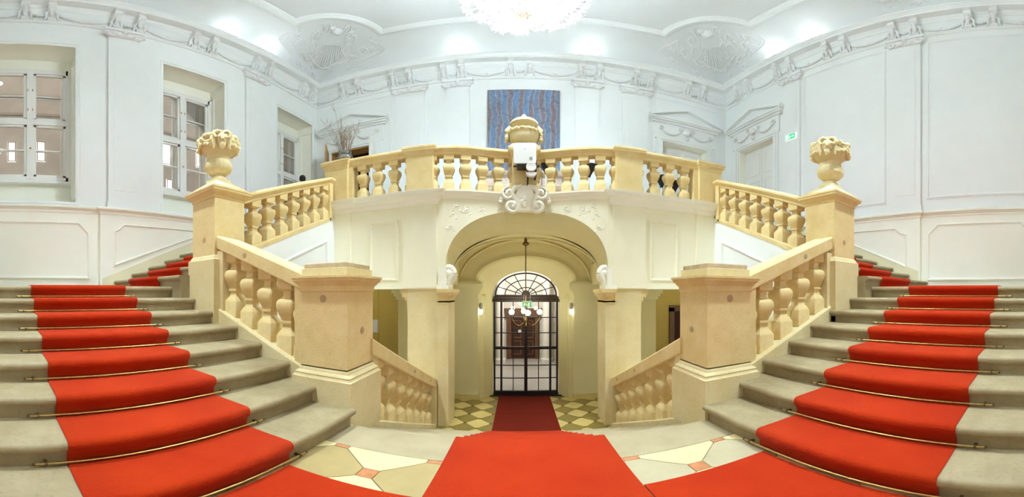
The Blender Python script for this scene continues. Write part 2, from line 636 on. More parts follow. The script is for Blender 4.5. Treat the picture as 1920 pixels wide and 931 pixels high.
def diamond_tiles(parent, x0, x1, y0, y1, ox, oy, hx, hy, q, zt, zb, mats, gap=0.0025):
    """diamonds with truncated corners and small squares between them"""
    k0, k1 = int((x0 - ox) / hx) - 2, int((x1 - ox) / hx) + 2
    j0, j1 = int((y0 - oy) / hy) - 2, int((y1 - oy) / hy) + 2
    for i in range(k0, k1 + 1):
        for j in range(j0, j1 + 1):
            cx, cy = ox + i * hx, oy + j * hy
            if (i + j) % 2 == 0:
                a = q - gap
                poly = [(cx - a, cy - a), (cx + a, cy - a), (cx + a, cy + a), (cx - a, cy + a)]
                m = mats[2]
            else:
                a = q - gap
                g = gap * 1.2
                ex, ey = hx - q - g, hy - q - g
                poly = [(cx - a, cy - ey), (cx + a, cy - ey), (cx + ex, cy - a), (cx + ex, cy + a), (cx + a, cy + ey), (cx - a, cy + ey), (cx - ex, cy + a), (cx - ex, cy - a)]
                m = mats[1] if j % 2 == 0 else mats[0]
            poly = clip_poly(poly, x0, x1, y0, y1)
            if len(poly) >= 3:
                mb = MB().prism(poly, zb, zt + random.uniform(-0.0007, 0.0007))
                mb.build('tile', m, parent)


diamond_tiles(floor, FX[-1], CN, YF + 0.01, 1.97, -0.83, 1.67, 0.33, 0.31, 0.053, 0.0, -0.02, (M['tile_cream'], M['tile_tan'], M['tile_red']))
diamond_tiles(floor, CN, FX[1], YF + 0.01, 1.97, 1.03, 1.67, 0.33, 0.31, 0.053, 0.0, -0.02, (M['tile_cream'], M['tile_grey'], M['tile_red']))

# ================================================================== STAIRS


def step_profile(tread, drop=0.20):
    """in (forward-to-back a, z): front nosing at a = -0.04"""
    return [(0.0, -drop), (0.0, R - 0.078), (-0.012, R - 0.074), (-0.014, R - 0.060), (-0.030, R - 0.058), (-0.040, R - 0.050), (-0.045, R - 0.036), (-0.043, R - 0.020),
            (-0.034, R - 0.006), (-0.020, R), (tread + 0.02, R), (tread + 0.02, -drop)]


def carpet_profile(n, tread, z_lift=0.0, start=0.0):
    """carpet line (a, z) over n steps, a measured from the first riser"""
    pts = []
    for k in range(n):
        a, z = k * tread, k * R
        for da, dz in ((-0.016, 0.012), (-0.022, R - 0.085), (-0.040, R - 0.062), (-0.056, R - 0.042), (-0.059, R - 0.022), (-0.052, R - 0.002), (-0.036, R + 0.011), (-0.01, R + 0.014)):
            pts.append((a + da, z + dz))
        if k < n - 1:
            pts.append((a + tread - 0.05, z + R + 0.013))
    return pts


def strip(mb, pts, w0, w1, mapf, th=0.012):
    """solid ribbon: pts (a, z) polyline, across from w0 to w1, mapf(a, w, z)"""
    N = len(pts)
    off = []
    for i in range(N):
        p0, p1 = pts[max(i - 1, 0)], pts[min(i + 1, N - 1)]
        dx, dz = p1[0] - p0[0], p1[1] - p0[1]
        L = sqrt(dx * dx + dz * dz) or 1
        off.append((pts[i][0] + dz / L * th, pts[i][1] - dx / L * th))
    e = 0.006
    vs, fs = [], []
    for i in range(N):
        (a, z), (b, y) = pts[i], off[i]
        vs += [mapf(a, w0 + e, z), mapf(a, w1 - e, z), mapf((a + b) / 2, w1, (z + y) / 2), mapf(b, w1, y), mapf(b, w0, y), mapf((a + b) / 2, w0, (z + y) / 2)]
    for i in range(N - 1):
        for k in range(6):
            k2 = (k + 1) % 6
            fs.append((i * 6 + k, i * 6 + k2, i * 6 + 6 + k2, i * 6 + 6 + k))
    fs.append((0, 1, 2, 3, 4, 5))
    fs.append(tuple((N - 1) * 6 + k for k in range(6)))
    mb.add(vs, fs)


SIDE = {-1: 'left', 1: 'right'}
CARPET = {-1: (0.33, 1.55), 1: (0.45, 1.67)}
YS0 = YF + 0.02                  # near end of the side steps
YS1 = 2.36                       # far end of the side steps (newel face)


def side_flight(s):
    f0 = FX[s]
    mp = lambda a, w, z: (f0 + s * a, w, z)
    st = empty('staircase', (f0, 1.0, 0), 'grey stone side staircase climbing to the %s with rounded nosings' % SIDE[s], 'staircase')
    st.location = (0, 0, 0)
    for k in range(NR1):
        mb = MB()
        w1 = YS1 if k < 1 else YS1 + 0.14
        tr = T if k < NR1 - 1 else abs((XL if s < 0 else XR) - (f0 + s * 7 * T)) - 0.02
        prof = step_profile(tr, 0.16)
        mb.prism(prof, YS0, w1, lambda a, b, h, k=k: mp(a + k * T, h, b + k * R))
        mb.build('step', M['step'], st, smooth=40)
    core = MB()
    core.prism([(0.05, -0.2), (0.05, -0.02), (7 * T, 7 * R - 0.03), (abs((XL if s < 0 else XR) - f0) - 0.02, 7 * R - 0.03), (abs((XL if s < 0 else XR) - f0) - 0.02, ZL), (0.05, ZL)],
               YS0, 2.9, lambda a, b, h: mp(a, h, b))
    core.build('masonry_core', M['cream'], st)
    # half landing rest of floor next to newel
    lm = MB().box(min(f0 + s * 7 * T, XL if s < 0 else XR) + 0.0, max(f0 + s * 7 * T, XL if s < 0 else XR), YS1, 2.6, ZM - 0.12, ZM)
    lm.build('landing_slab', M['step'], st)
    # carpet
    w0, w1 = CARPET[s]
    pts = carpet_profile(NR1, T)
    last = pts[-1]
    pts.append((7 * T + 1.55, last[1]))
    cp = MB()
    strip(cp, pts, w0, w1, mp)
    cob = cp.build('carpet_runner', M['carpet'], None, smooth=50)
    tag(cob, 'red carpet runner on the %s side staircase held by brass rods' % SIDE[s], 'carpet')
    lp = MB()
    strip(lp, [(-(abs(f0 - (CN + s * 0.54)) - 0.012), 0.013), (-0.06, 0.013)], w0, {-1: 1.50, 1: 1.59}[s], mp)
    tag(lp.build('carpet_runner', M['carpet'], None), 'flat red carpet strip on the tiled landing leading to the %s staircase' % SIDE[s], 'carpet')
    # rods
    ordn = ['lowest', 'second lowest', 'third lowest', 'fourth lowest', 'fourth highest', 'third highest', 'second highest', 'highest']
    for k in range(NR1):
        x, z = f0 + s * (k * T - 0.040), k * R + 0.026
        y0, y1 = w0 - 0.17, w1 + 0.13
        e = empty('stair_rod', (x, (y0 + y1) / 2, z), '%s brass stair rod across the red runner on the %s staircase' % (ordn[k], SIDE[s]), 'stair rod', 'brass stair rods on the %s staircase' % SIDE[s])
        L = (y1 - y0) / 2
        MB().tube([(0, -L, 0), (0, L, 0)], 0.0080, 10).build('rod', M['brass'], e, smooth=40)
        for sg in (-1, 1):
            yb = sg * (L - 0.055)
            b = MB()
            b.tube([(0, yb - 0.008, 0), (0, yb + 0.008, 0)], 0.0125, 10)
            b.box(min(0, s * 0.042), max(0, s * 0.042), yb - 0.008, yb + 0.008, -0.008, 0.008)
            b.build('bracket', M['brass_dark'], e, smooth=40)
            fo = MB().lathe([(0.004, -0.011), (0.009, -0.007), (0.0105, 0.0), (0.008, 0.007), (0.003, 0.011)], (0, 0, 0), 10).build('finial', M['brass_dark'], e, smooth=60)
            fo.location = (0, sg * (L + 0.006), 0)
            fo.rotation_euler = (pi / 2, 0, 0)


for s in (-1, 1):
    side_flight(s)


def upper_flight(s):
    xo = XL + 0.02 if s < 0 else XR - 0.02
    xi = -3.52 if s < 0 else 3.79
    mp = lambda a, w, z: (w, Y2 + a, ZM + z)
    st = empty('staircase', (0, 0, 0), 'upper stone staircase along the %s wall rising to the gallery' % SIDE[s], 'staircase')
    for k in range(11):
        prof = step_profile(T if k < 10 else 0.5, 0.16)
        w0, w1 = min(xo, xi), max(xo, xi)
        if k < 3:                # the newel stands in the way
            if s < 0: w1 = min(w1, -3.74)
            else: w0 = max(w0, 4.01)
        MB().prism(prof, w0, w1, lambda a, b, h, k=k: mp(a + k * T, h, b + k * R)).build('step', M['step'], st, smooth=40)
    MB().prism([(0.80, -0.1), (0.80, 0.24), (10 * T, 10 * R - 0.02), (10.8 * T, 10 * R - 0.02), (10.8 * T, -0.1)], min(xo, xi + s * 0.05), max(xo, xi + s * 0.05),
               lambda a, b, h: mp(a, h, b)).build('masonry_core', M['cream'], st)
    c = s * 4.93 + (0.1 if s > 0 else 0)
    pts = [(-0.62, 0.014), (-0.05, 0.013)] + carpet_profile(11, T) + [(10 * T + 1.2, 11 * R + 0.013)]
    cp = MB()
    strip(cp, pts, c - 0.575, c + 0.575, mp)
    tag(cp.build('carpet_runner', M['carpet'], None, smooth=50), 'red carpet runner on the upper stairs along the %s wall' % SIDE[s], 'carpet')


for s in (-1, 1):
    upper_flight(s)

# lower flight
low = empty('staircase', (0, 0, 0), 'central stone stairs going down to the tiled lower hall', 'staircase')
for k in range(8):
    x0, x1 = CN - 1.38, CN + 1.38
    ztop = -k * R
    y0, y1 = YL + (k - 1) * TL, YL + k * TL
    if k == 0:
        y0 = 1.975
        x0, x1 = FX[-1], FX[1]
    prof = [(y0, ztop - 0.2), (y0, ztop), (y1 - 0.02, ztop), (y1 - 0.006, ztop - 0.006), (y1, ztop - 0.02), (y1, ztop - 0.036), (y1 - 0.008, ztop - 0.05), (y1 - 0.03, ztop - 0.058), (y1 - 0.04, ztop - 0.08), (y1 - 0.04, ztop - 0.2)]
    MB().prism(prof, x0, x1, lambda a, b, h: (h, a, b)).build('step', M['slab'], low, smooth=40)
MB().prism([(1.98, -0.19), (YL - 0.06, -0.19), (YL + 7 * TL - 0.06, ZL + 0.02), (YL + 7 * TL - 0.06, ZL - 0.05), (1.98, ZL - 0.05)], CN - 1.36, CN + 1.36, lambda a, b, h: (h, a, b)).build('masonry_core', M['cream'], low)
pts = [(YF + 0.05, 0.026), (YL - 0.05, 0.026)]
for k in range(8):
    yy, z = YL + k * TL, -k * R
    pts += [(yy - 0.03, z + 0.013 + (0.013 if k == 0 else 0)), (yy - 0.004, z + 0.010), (yy + 0.010, z - 0.012), (yy + 0.010, z - 0.04), (yy - 0.012, z - 0.07), (yy - 0.024, z - R + 0.013)]
    if k < 7:
        pts.append((yy + 0.05, z - R + 0.013))
pts += [(YL + 7 * TL + 0.10, ZL + 0.013), (YL + 7 * TL + 0.22, ZL + 0.013)]
cp = MB()
strip(cp, pts, CN - 0.545, CN + 0.540, lambda a, w, z: (w, a, z))
tag(cp.build('carpet_runner', M['carpet'], None, smooth=50), 'red carpet crossing the landing and running down the central stairs', 'carpet')
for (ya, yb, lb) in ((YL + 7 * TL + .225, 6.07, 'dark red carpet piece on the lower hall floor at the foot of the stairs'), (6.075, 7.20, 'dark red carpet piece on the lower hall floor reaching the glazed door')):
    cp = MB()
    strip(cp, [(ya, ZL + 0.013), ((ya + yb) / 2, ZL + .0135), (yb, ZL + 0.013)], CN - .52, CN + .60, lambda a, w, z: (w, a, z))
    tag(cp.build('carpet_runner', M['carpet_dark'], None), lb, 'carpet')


# ================================================================== NEWELS AND BALUSTRADES
def baluster_mesh(H, ext0, ext1, w=1.0):
    """square double-curved baluster of height H, blocks extended down by ext0 and up by ext1"""
    P = [(-ext0 / H, .092, .05), (.20, .092, .05), (.215, .087, .05), (.262, .071, .06), (.285, .057, .07), (.335, .050, .08), (.372, .052, .08), (.380, .064, .07), (.408, .064, .07), (.418, .056, .08),
         (.455, .064, .1), (.52, .081, .12), (.58, .094, .13), (.635, .100, .13), (.685, .097, .13), (.715, .087, .12), (.73, .075, .1), (.745, .054, .08), (.79, .044, .08), (.845, .047, .08), (.858, .066, .06),
         (.872, .087, .05), (1 + ext1 / H, .089, .05)]
    mb = MB()
    vs, fs = [], []
    for t, hw, c in P:
        h = hw * w
        k = h * c
        z = t * H
        for x, y in ((h, -h + k), (h, h - k), (h - k, h), (-h + k, h), (-h, h - k), (-h, -h + k), (-h + k, -h), (h - k, -h)):
            vs.append((x, y, z))
    for i in range(len(P) - 1):
        for k in range(8):
            k2 = (k + 1) % 8
            fs.append((i * 8 + k, i * 8 + k2, i * 8 + 8 + k2, i * 8 + 8 + k))
    fs += [tuple(range(8))[::-1], tuple(range((len(P) - 1) * 8, len(P) * 8))]
    mb.add(vs, fs)
    return mb.mesh('baluster', M['stone'], 42)


def plug(parent, c, ax, r=0.034):
    """round mortar plug let into a stone face; ax = outward direction"""
    mb = MB()
    n = 14
    d = Vector(ax).normalized()
    u = d.orthogonal().normalized()
    v = d.cross(u)
    ring = lambda rr, h: [Vector(c) + u * rr * cos(2 * pi * k / n) + v * rr * sin(2 * pi * k / n) + d * h for k in range(n)]
    vs = ring(r, -0.01) + ring(r, 0.003) + ring(r * 0.85, 0.005)
    fs = [(i * n + k, i * n + (k + 1) % n, i * n + n + (k + 1) % n, i * n + n + k) for i in range(2) for k in range(n)] + [tuple(range(2 * n, 3 * n))]
    mb.add(vs, fs)
    return mb.build('mortar_plug', M['plug'], parent, label='round dark mortar plug')


def newel_low(s):
    x, y = CN + s * 1.72, 2.65
    e = empty('newel_post', (x, y, 0), 'square sandstone newel post with stepped flat cap at the foot of the %s staircase' % SIDE[s], 'newel post')
    MB().sq(0, 0, [(.31, .31, -.18), (.31, .31, .365)]).build('plinth', M['stone2'], e)
    MB().sq(0, 0, [(.31, .31, .365), (.31, .31, .372), (.298, .298, .378), (.290, .290, .392), (.292, .292, .408), (.280, .280, .418), (.262, .262, .430), (.258, .258, .446), (.249, .249, .458), (.249, .249, .47)]).build('base_moulding', M['stone2'], e, smooth=30)
    MB().sq(0, 0, [(.249, .249, .46), (.249, .249, 1.155)]).build('die', M['stone'], e)
    MB().sq(0, 0, [(.249, .249, 1.15), (.258, .258, 1.158), (.258, .258, 1.172), (.262, .262, 1.205), (.275, .275, 1.215), (.285, .285, 1.235), (.305, .305, 1.25), (.305, .305, 1.268), (.318, .318, 1.274), (.318, .318, 1.294), (.235, .235, 1.300)]).build('cap', M['stone'], e, smooth=30)
    MB().sq(0, 0, [(.243, .243, 1.295), (.243, .243, 1.362), (.225, .225, 1.366)]).build('upper_slab', M['stone2'], e)
    MB().sq(0, 0, [(.226, .226, 1.36), (.226, .226, 1.405), (.220, .220, 1.411)]).build('top_slab', M['cap_grey'], e)
    plug(e, (0.0, -.249, 1.09), (0, -1, 0))
    plug(e, (-s * .249, 0.02, 0.80), (-s, 0, 0))
    return x, y


def newel_high(s):
    x, y = (-3.48 if s < 0 else 3.75), 2.67
    b = ZM
    e = empty('newel_post', (x, y, 0), 'tall sandstone pedestal carrying an urn at the head of the %s staircase' % SIDE[s], 'newel post')
    MB().sq(0, 0, [(.29, .29, .62), (.29, .29, b + .33)]).build('plinth', M['stone2'], e)
    MB().sq(0, 0, [(.29, .29, b + .33), (.27, .27, b + .345), (.262, .262, b + .37), (.245, .245, b + .39)]).build('base_moulding', M['stone2'], e, smooth=30)
    MB().sq(0, 0, [(.245, .245, b + .38), (.245, .245, b + 1.14)]).build('die', M['stone'], e)
    MB().sq(0, 0, [(.245, .245, b + 1.13), (.254, .254, b + 1.14), (.256, .256, b + 1.17), (.275, .275, b + 1.185), (.288, .288, b + 1.21), (.318, .318, b + 1.225), (.318, .318, b + 1.25), (.328, .328, b + 1.256), (.328, .328, b + 1.275), (.26, .26, b + 1.285)]).build('cap', M['stone'], e, smooth=30)
    MB().sq(0, 0, [(.28, .28, b + 1.275), (.28, .28, b + 1.305), (.13, .13, b + 1.42), (.115, .115, b + 1.43), (.115, .115, b + 1.47)]).build('roof_slab', M['stone2'], e)
    plug(e, (-0.02 * s, -.245, b + .60), (0, -1, 0))
    return x, y, b + 1.47


def urn(name, loc, label, lid=False, seed=0):
    e = empty(name, loc, label, 'urn')
    if not lid:
        MB().lathe([(.105, 0), (.108, .012), (.108, .03), (.092, .045), (.075, .06), (.078, .078), (.095, .092)], n=28).build('foot', M['stone2'], e, smooth=40)
        gad = lambda t, r, z: r * (1 + 0.028 * abs(sin(9 * t)) * max(0, sin(pi * min(1, max(0, (z - .08) / .23)))))
        MB().lathe([(.085, .08), (.13, .10), (.172, .145), (.187, .195), (.180, .245), (.155, .285), (.142, .305)], n=72, rf=gad).build('gadrooned_bulb', M['stone2'], e, smooth=50)

        def bowl(t, r, z):
            k = max(0, min(1, (z - .40) / .12))
            lump = mnoise.noise(Vector((cos(t) * 2.6 + seed, sin(t) * 2.6, z * 9))) * 0.055 + mnoise.noise(Vector((cos(t) * 7 + seed, sin(t) * 7, z * 20))) * 0.028
            return r + k * lump
        MB().lathe([(.150, .290), (.158, .312), (.152, .335), (.158, .36), (.172, .39), (.200, .42), (.232, .455), (.256, .49), (.272, .525), (.274, .56), (.268, .60), (.24, .63), (.20, .64), (.15, .60), (.02, .58)], n=80, rf=bowl).build('bowl', M['stone2'], e, smooth=60)
        g = MB()
        for k in range(34):
            t = 2 * pi * k / 34
            g.blob((.258 * cos(t), .258 * sin(t), .48 + .02 * sin(5 * t + seed)), .035 + .008 * sin(k * 2.1), 7, 5, 0.5, k + seed)
        for k in range(30):
            t = 2 * pi * k / 30 + .1
            g.blob((.25 * cos(t), .25 * sin(t), .615 + .015 * sin(3 * t + 1 + seed)), .038 + .012 * sin(k * 1.7), 7, 5, 0.5, k + 7 + seed)
        g.build('fruit_garland', M['stone2'], e, smooth=60)
        for q in (-1, 1):
            m = MB()
            a0 = (-0.5 if loc[0] < 0 else pi + 0.5) + (0 if q < 0 else pi)
            c = Vector((.285 * cos(a0), .285 * sin(a0), 0))
            tn = Vector((-sin(a0), cos(a0), 0))
            rd = Vector((cos(a0), sin(a0), 0))
            zz = lambda h: Vector((0, 0, h))
            m.blob(c + zz(.52), .085, 12, 9, 0.25, seed + q, (0.9, 0.9, 1.2))          # face
            m.blob(c + rd * .06 + zz(.50), .03, 8, 6, 0.2, seed)                         # nose
            for u in (-1, 1):
                m.blob(c + tn * u * .04 + rd * .055 + zz(.53), .028, 8, 6, 0.3, seed + u)   # cheeks
                sp = [c + tn * u * (.055 + .055 * cos(a)) * 1.0 + rd * .03 + zz(.60 - .02 + .055 * sin(a)) for a in [i * 0.55 for i in range(-2, 9)]]
                m.tube(sp, [.026 - .0015 * i for i in range(len(sp))], 7)
                m.tube([c + tn * u * .08 + zz(.58), c + tn * u * .10 + zz(.50), c + tn * u * .085 + zz(.42), c + tn * u * .10 + zz(.37)], [.03, .033, .026, .016], 7)
            for k in range(7):
                m.blob(c + tn * (k - 3) * .03 - rd * .02 + zz(.645 + .012 * (k % 2)), .027, 7, 5, 0.4, k + seed)
            m.blob(c + rd * .03 + zz(.42), .05, 9, 7, 0.4, seed + 3, (0.8, 0.8, 1.4))     # beard
            m.build('carved_mask', M['stone2'], e, smooth=60)
    else:
        MB().lathe([(.12, 0), (.125, .02), (.105, .035), (.11, .05)], n=32).build('foot', M['stone2'], e, smooth=40)
        gad = lambda t, r, z: r * (1 + 0.02 * abs(sin(11 * t)))
        MB().lathe([(.11, .045), (.18, .07), (.235, .12), (.262, .19), (.265, .25), (.27, .285)], n=88, rf=gad).build('bowl', M['stone2'], e, smooth=50)
        g = MB()
        for k in range(46):
            t = 2 * pi * k / 46
            g.blob((.275 * cos(t), .275 * sin(t), .305 + .01 * sin(k * 2.3)), .034 + .006 * sin(k * 1.9), 7, 5, 0.5, k)
        for q in (0, pi):
            for k in range(9):
                g.blob((.30 * cos(q + (k % 3 - 1) * .12), .30 * sin(q + (k % 3 - 1) * .12), .16 + .055 * (k // 3)), .04, 7, 5, 0.5, k * 1.3)
        g.build('fruit_garland', M['stone2'], e, smooth=60)
        for q in (0, pi):
            m = MB()
            m.tube([(.27 * cos(q), 0, .33), (.30 * cos(q), 0, .39), (.25 * cos(q), 0, .45), (.19 * cos(q), 0, .43)], [.05, .045, .04, .03], 9)
            m.build('handle', M['stone2'], e, smooth=60)
        MB().lathe([(.27, .31), (.25, .345), (.19, .37), (.165, .40), (.18, .44), (.215, .475), (.235, .50)], n=40).build('neck', M['stone2'], e, smooth=50)
        lob = lambda t, r, z: r * (1 + 0.045 * abs(sin(8 * t)))
        MB().lathe([(.23, .495), (.245, .51), (.24, .54), (.20, .59), (.13, .635), (.07, .655)], n=80, rf=lob).build('lid', M['stone2'], e, smooth=50)
        MB().lathe([(.06, .64), (.075, .665), (.06, .69), (.035, .70), (.045, .72), (.03, .745), (.004, .755)], n=16).build('finial', M['stone2'], e, smooth=60)
    return e


NL, NH = {}, {}
for s in (-1, 1):
    NL[s] = newel_low(s)
    NH[s] = newel_high(s)
    urn('urn', (NH[s][0], NH[s][1], NH[s][2]), 'carved sandstone urn with masks and fruit on the %s pedestal' % ('window-side' if s < 0 else 'exit-sign-side'), seed=s * 3.1)

RAIL_PLAIN = [(-.145, 0), (-.15, .012), (-.15, .150), (-.135, .166), (.135, .166), (.15, .150), (.15, .012), (.145, 0)]
RAIL_MOULD = [(-.085, 0), (-.105, .012), (-.112, .045), (-.125, .055), (-.148, .085), (-.160, .098), (-.160, .125), (-.150, .140), (-.138, .152), (-.125, .160), (.125, .160), (.138, .152), (.150, .140), (.160, .125), (.160, .098), (.148, .085), (.125, .055), (.112, .045), (.105, .012), (.085, 0)]


def balustrade_side(s):
    """balustrade of a side flight between the two newels"""
    e = empty('balustrade', (0, 0, 0), 'sandstone balustrade beside the red %s staircase, plain thick sloping rail' % SIDE[s], 'balustrade')
    xa, xb = NL[s][0] + s * .22, NH[s][0] - s * .22
    y = 2.61
    r = MB()
    if s < 0:
        path = [(xb, y), (xa, y)]
    else:
        path = [(xa, y), (xb, y)]
    r.sweep(RAIL_PLAIN, path, zs=[pitch1(s, p[0]) + .775 for p in path])
    r.build('handrail', M['stone'], e)
    b = MB()
    b.sweep([(-.16, -.42), (-.16, .035), (-.148, .05), (.16, .05), (.16, -.42)], path, zs=[pitch1(s, p[0]) for p in path])
    b.build('base_rail', M['stone2'], e)
    me = baluster_mesh(.71, .05, .05, 1.12)
    n = 4
    x0, x1 = xa + s * .16, xb - s * .12
    for k in range(n):
        x = x0 + (x1 - x0) * (k + .62) / n
        inst('baluster', me, (x, y, pitch1(s, x) + .05 + .012), e)
    # engaged half balusters and the little pier at the foot
    for x in (x0 - s * .055,):
        inst('baluster', me, (x, y, pitch1(s, x) + .062), e)
    pm = MB()
    xx = NL[s][0] + s * .31
    pm.box(min(xx - .07, xx + .07), max(xx - .07, xx + .07), y - .14, y + .14, .30, 1.22)
    pm.build('end_pier', M['stone'], e)
    pm = MB()
    xx = NH[s][0] - s * .29
    pm.box(xx - .06, xx + .06, y - .14, y + .14, .80, 1.66)
    pm.build('end_pier', M['stone2'], e)
    xm = xa + (xb - xa) * .62
    plug(e, (xm, y - .15, pitch1(s, xm) + .85), (0, -1, 0), .03)
    xm = xa + (xb - xa) * .02
    return e


def balustrade_upper(s):
    e = empty('balustrade', (0, 0, 0), 'sloping sandstone balustrade of the upper %s stairs behind the tall urn pedestal' % SIDE[s], 'balustrade')
    x = NH[s][0]
    ya, yb = NH[s][1] + .22, 5.22
    r = MB()
    path = [(x, ya), (x, yb)]
    r.sweep(RAIL_MOULD, path, zs=[pitch2(p[1]) + .705 for p in path])
    # level end of the rail
    r.sweep(RAIL_MOULD, [(x, yb - .02), (x, yb + .10)], zs=[pitch2(yb) + .705] * 2)
    r.build('handrail', M['stone'], e)
    b = MB()
    b.sweep([(-.13, -.03), (-.13, .03), (-.115, .05), (.115, .05), (.13, .03), (.13, -.03)], path, zs=[pitch2(p[1]) for p in path])
    b.build('base_rail', M['stone'], e)
    me = baluster_mesh(.645, .05, .05, 1.05)
    for k in range(7):
        y = 3.30 + k * (5.09 - 3.30) / 6
        inst('baluster', me, (x, y, pitch2(y) + .055), e)
    MB().box(x - .13, x + .13, yb - .06, yb + .06, pitch2(yb) - .03, pitch2(yb) + .71).build('end_pier', M['stone'], e)
    return e


def balustrade_lower(s):
    e = empty('balustrade', (0, 0, 0), 'sandstone balustrade of the central stairs descending on the %s of the red carpet' % SIDE[s], 'balustrade')
    x = CN + s * 1.60
    ya, yb = 2.86, 5.36
    path = [(x, ya), (x, yb)]
    r = MB()
    r.sweep(RAIL_PLAIN, path, zs=[pitchL(p[1]) + .745 for p in path])
    r.build('handrail', M['stone'], e)
    b = MB()
    b.sweep([(-.155, -.35), (-.155, .045), (-.14, .06), (.14, .06), (.155, .045), (.155, -.35)], path, zs=[pitchL(p[1]) for p in path])
    b.build('base_rail', M['stone2'], e)
    me = baluster_mesh(.69, .05, .06, 1.15)
    for k in range(7):
        y = 3.14 + k * (5.08 - 3.14) / 6
        inst('baluster', me, (x, y, pitchL(y) + .06), e)
    MB().box(x - .16, x + .16, 5.22, 5.37, ZL, pitchL(5.3) + .80).build('end_pier', M['stone2'], e)
    MB().box(x - .13, x + .13, 2.90, 3.02, -.30, .52).build('end_pier', M['stone2'], e)
    for t in (.52, .84):
        y = ya + (yb - ya) * t
        plug(e, (x - s * .15, y, pitchL(y) + .83), (-s, 0, 0), .022)
    return e


for s in (-1, 1):
    balustrade_side(s)
    balustrade_upper(s)
    balustrade_lower(s)

# gallery balustrade ---------------------------------------------------------
XGC = 0.11                       # axis of the gallery
HC = 1.50                        # half width of the concave middle


def y_front(x):
    d = abs(x - XGC)
    if d >= HC: return YG
    return YG + 0.19 * (1 + cos(pi * d / HC))


gal = empty('balustrade', (0, 0, 0), 'gallery balustrade of sandstone above the arch with concave middle and four pedestals', 'balustrade')
PED = [(XGC + s * 1.77, YG + .11) for s in (-1, 1)]
CPED = [(XGC + s * 3.43, YG + .12) for s in (-1, 1)]
ZR = 3.62
bal_g = baluster_mesh(.68, .02, .03, 1.0)


def rail_path(x0, x1, n=2):
    return [(x0 + (x1 - x0) * i / (n - 1), y_front(x0 + (x1 - x0) * i / (n - 1)) + .12) for i in range(n)]


segs = [(CPED[0][0] + .2, PED[0][0] - .2, 2), (PED[0][0] + .2, XGC - .2, 14), (XGC + .2, PED[1][0] - .2, 14), (PED[1][0] + .2, CPED[1][0] - .2, 2)]
for x0, x1, n in segs:
    p = rail_path(x0 - .02, x1 + .02, n)
    MB().sweep([(u, v * 1.12) for u, v in RAIL_MOULD], p, zs=[ZR] * n).build('handrail', M['stone'], gal, smooth=25)
    MB().sweep([(-.135, 0), (-.135, .03), (-.12, .04), (.12, .04), (.135, .03), (.135, 0)], p, zs=[ZG - .005] * n).build('base_rail', M['stone'], gal, smooth=25)
for x0, x1, n, cnt in ((segs[0][0], segs[0][1], 2, 3), (segs[1][0], segs[1][1], 2, 4), (segs[2][0], segs[2][1], 2, 4), (segs[3][0], segs[3][1], 2, 3)):
    for k in range(cnt + 2):
        t = k / (cnt + 1)
        x = x0 + (x1 - x0) * t
        dy = (y_front(x + .01) - y_front(x - .01)) / .02
        inst('baluster', bal_g, (x, y_front(x) + .12, ZG + .03), gal, rz=math.atan(dy))


def gallery_pedestal(cx, cy, h=.235, rise=.0):
    MB().sq(cx, cy, [(h, .17, ZG), (h, .17, ZG + .70)]).build('die', M['stone'], gal)
    MB().sq(cx, cy, [(h, .17, ZG + .69), (h + .01, .18, ZG + .71), (h + .012, .185, ZG + .745), (h + .03, .205, ZG + .78), (h + .05, .225, ZG + .80), (h + .05, .225, ZG + .83), (h + .062, .235, ZG + .84), (h + .062, .235, ZG + .875 + rise), (h + .03, .21, ZG + .895 + rise)]).build('cap', M['stone'], gal, smooth=30)


for c in PED: gallery_pedestal(*c)
for c, s in zip(CPED, (-1, 1)):
    gallery_pedestal(c[0], c[1], .25)
    MB().box(c[0] - s * .25 - .09, c[0] - s * .25 + .09, YG + .01, YG + .24, ZG, ZR).build('end_pier', M['stone'], gal)
MB().sq(XGC - .01, YG + .45, [(.21, .21, ZG), (.21, .21, ZG + .70)]).build('die', M['stone'], gal)
MB().sq(XGC - .01, YG + .45, [(.21, .21, ZG + .69), (.222, .222, ZG + .72), (.235, .235, ZG + .76), (.26, .26, ZG + .80), (.275, .275, ZG + .83), (.275, .275, ZG + .90), (.24, .24, ZG + .92), (.20, .20, ZG + .985)]).build('cap', M['stone'], gal, smooth=30)
urn('urn', (XGC - .01, YG + .45, ZG + .985), 'lidded sandstone urn with fruit garland in front of the blue painting', lid=True)


# ================================================================== GALLERY FRONT WALL AND ARCH
XA = 0.145                       # axis of the arch
AH = 1.36                        # half width of the arch
ZS = 1.20                        # top of the stone piers
YR = 5.97                        # rear of the arch
wg = empty('wall_gallery', kind='structure')


def arch_z(x, h, spring, crown, p=2.15):
    d = min(1.0, abs(x) / h)
    return spring + (crown - spring) * (1 - d ** p) ** (1 / p)


def arch_pts(h, zb, spring, crown, n=40, p=2.15):
    """opening outline from lower left to lower right"""
    pts = [(-h, zb)]
    for i in range(n + 1):
        a = pi - pi * i / n
        cx, sx = cos(a), sin(a)
        x = h * math.copysign(abs(cx) ** (2 / p), cx)
        z = spring + (crown - spring) * abs(sx) ** (2 / p)
        pts.append((x, z))
    pts.append((h, zb))
    return pts


front = arch_pts(AH, ZS, 1.58, 2.60, 48)
rear = arch_pts(AH - .01, ZS, 1.50, 2.22, 48)
mb = MB()
top = ZG
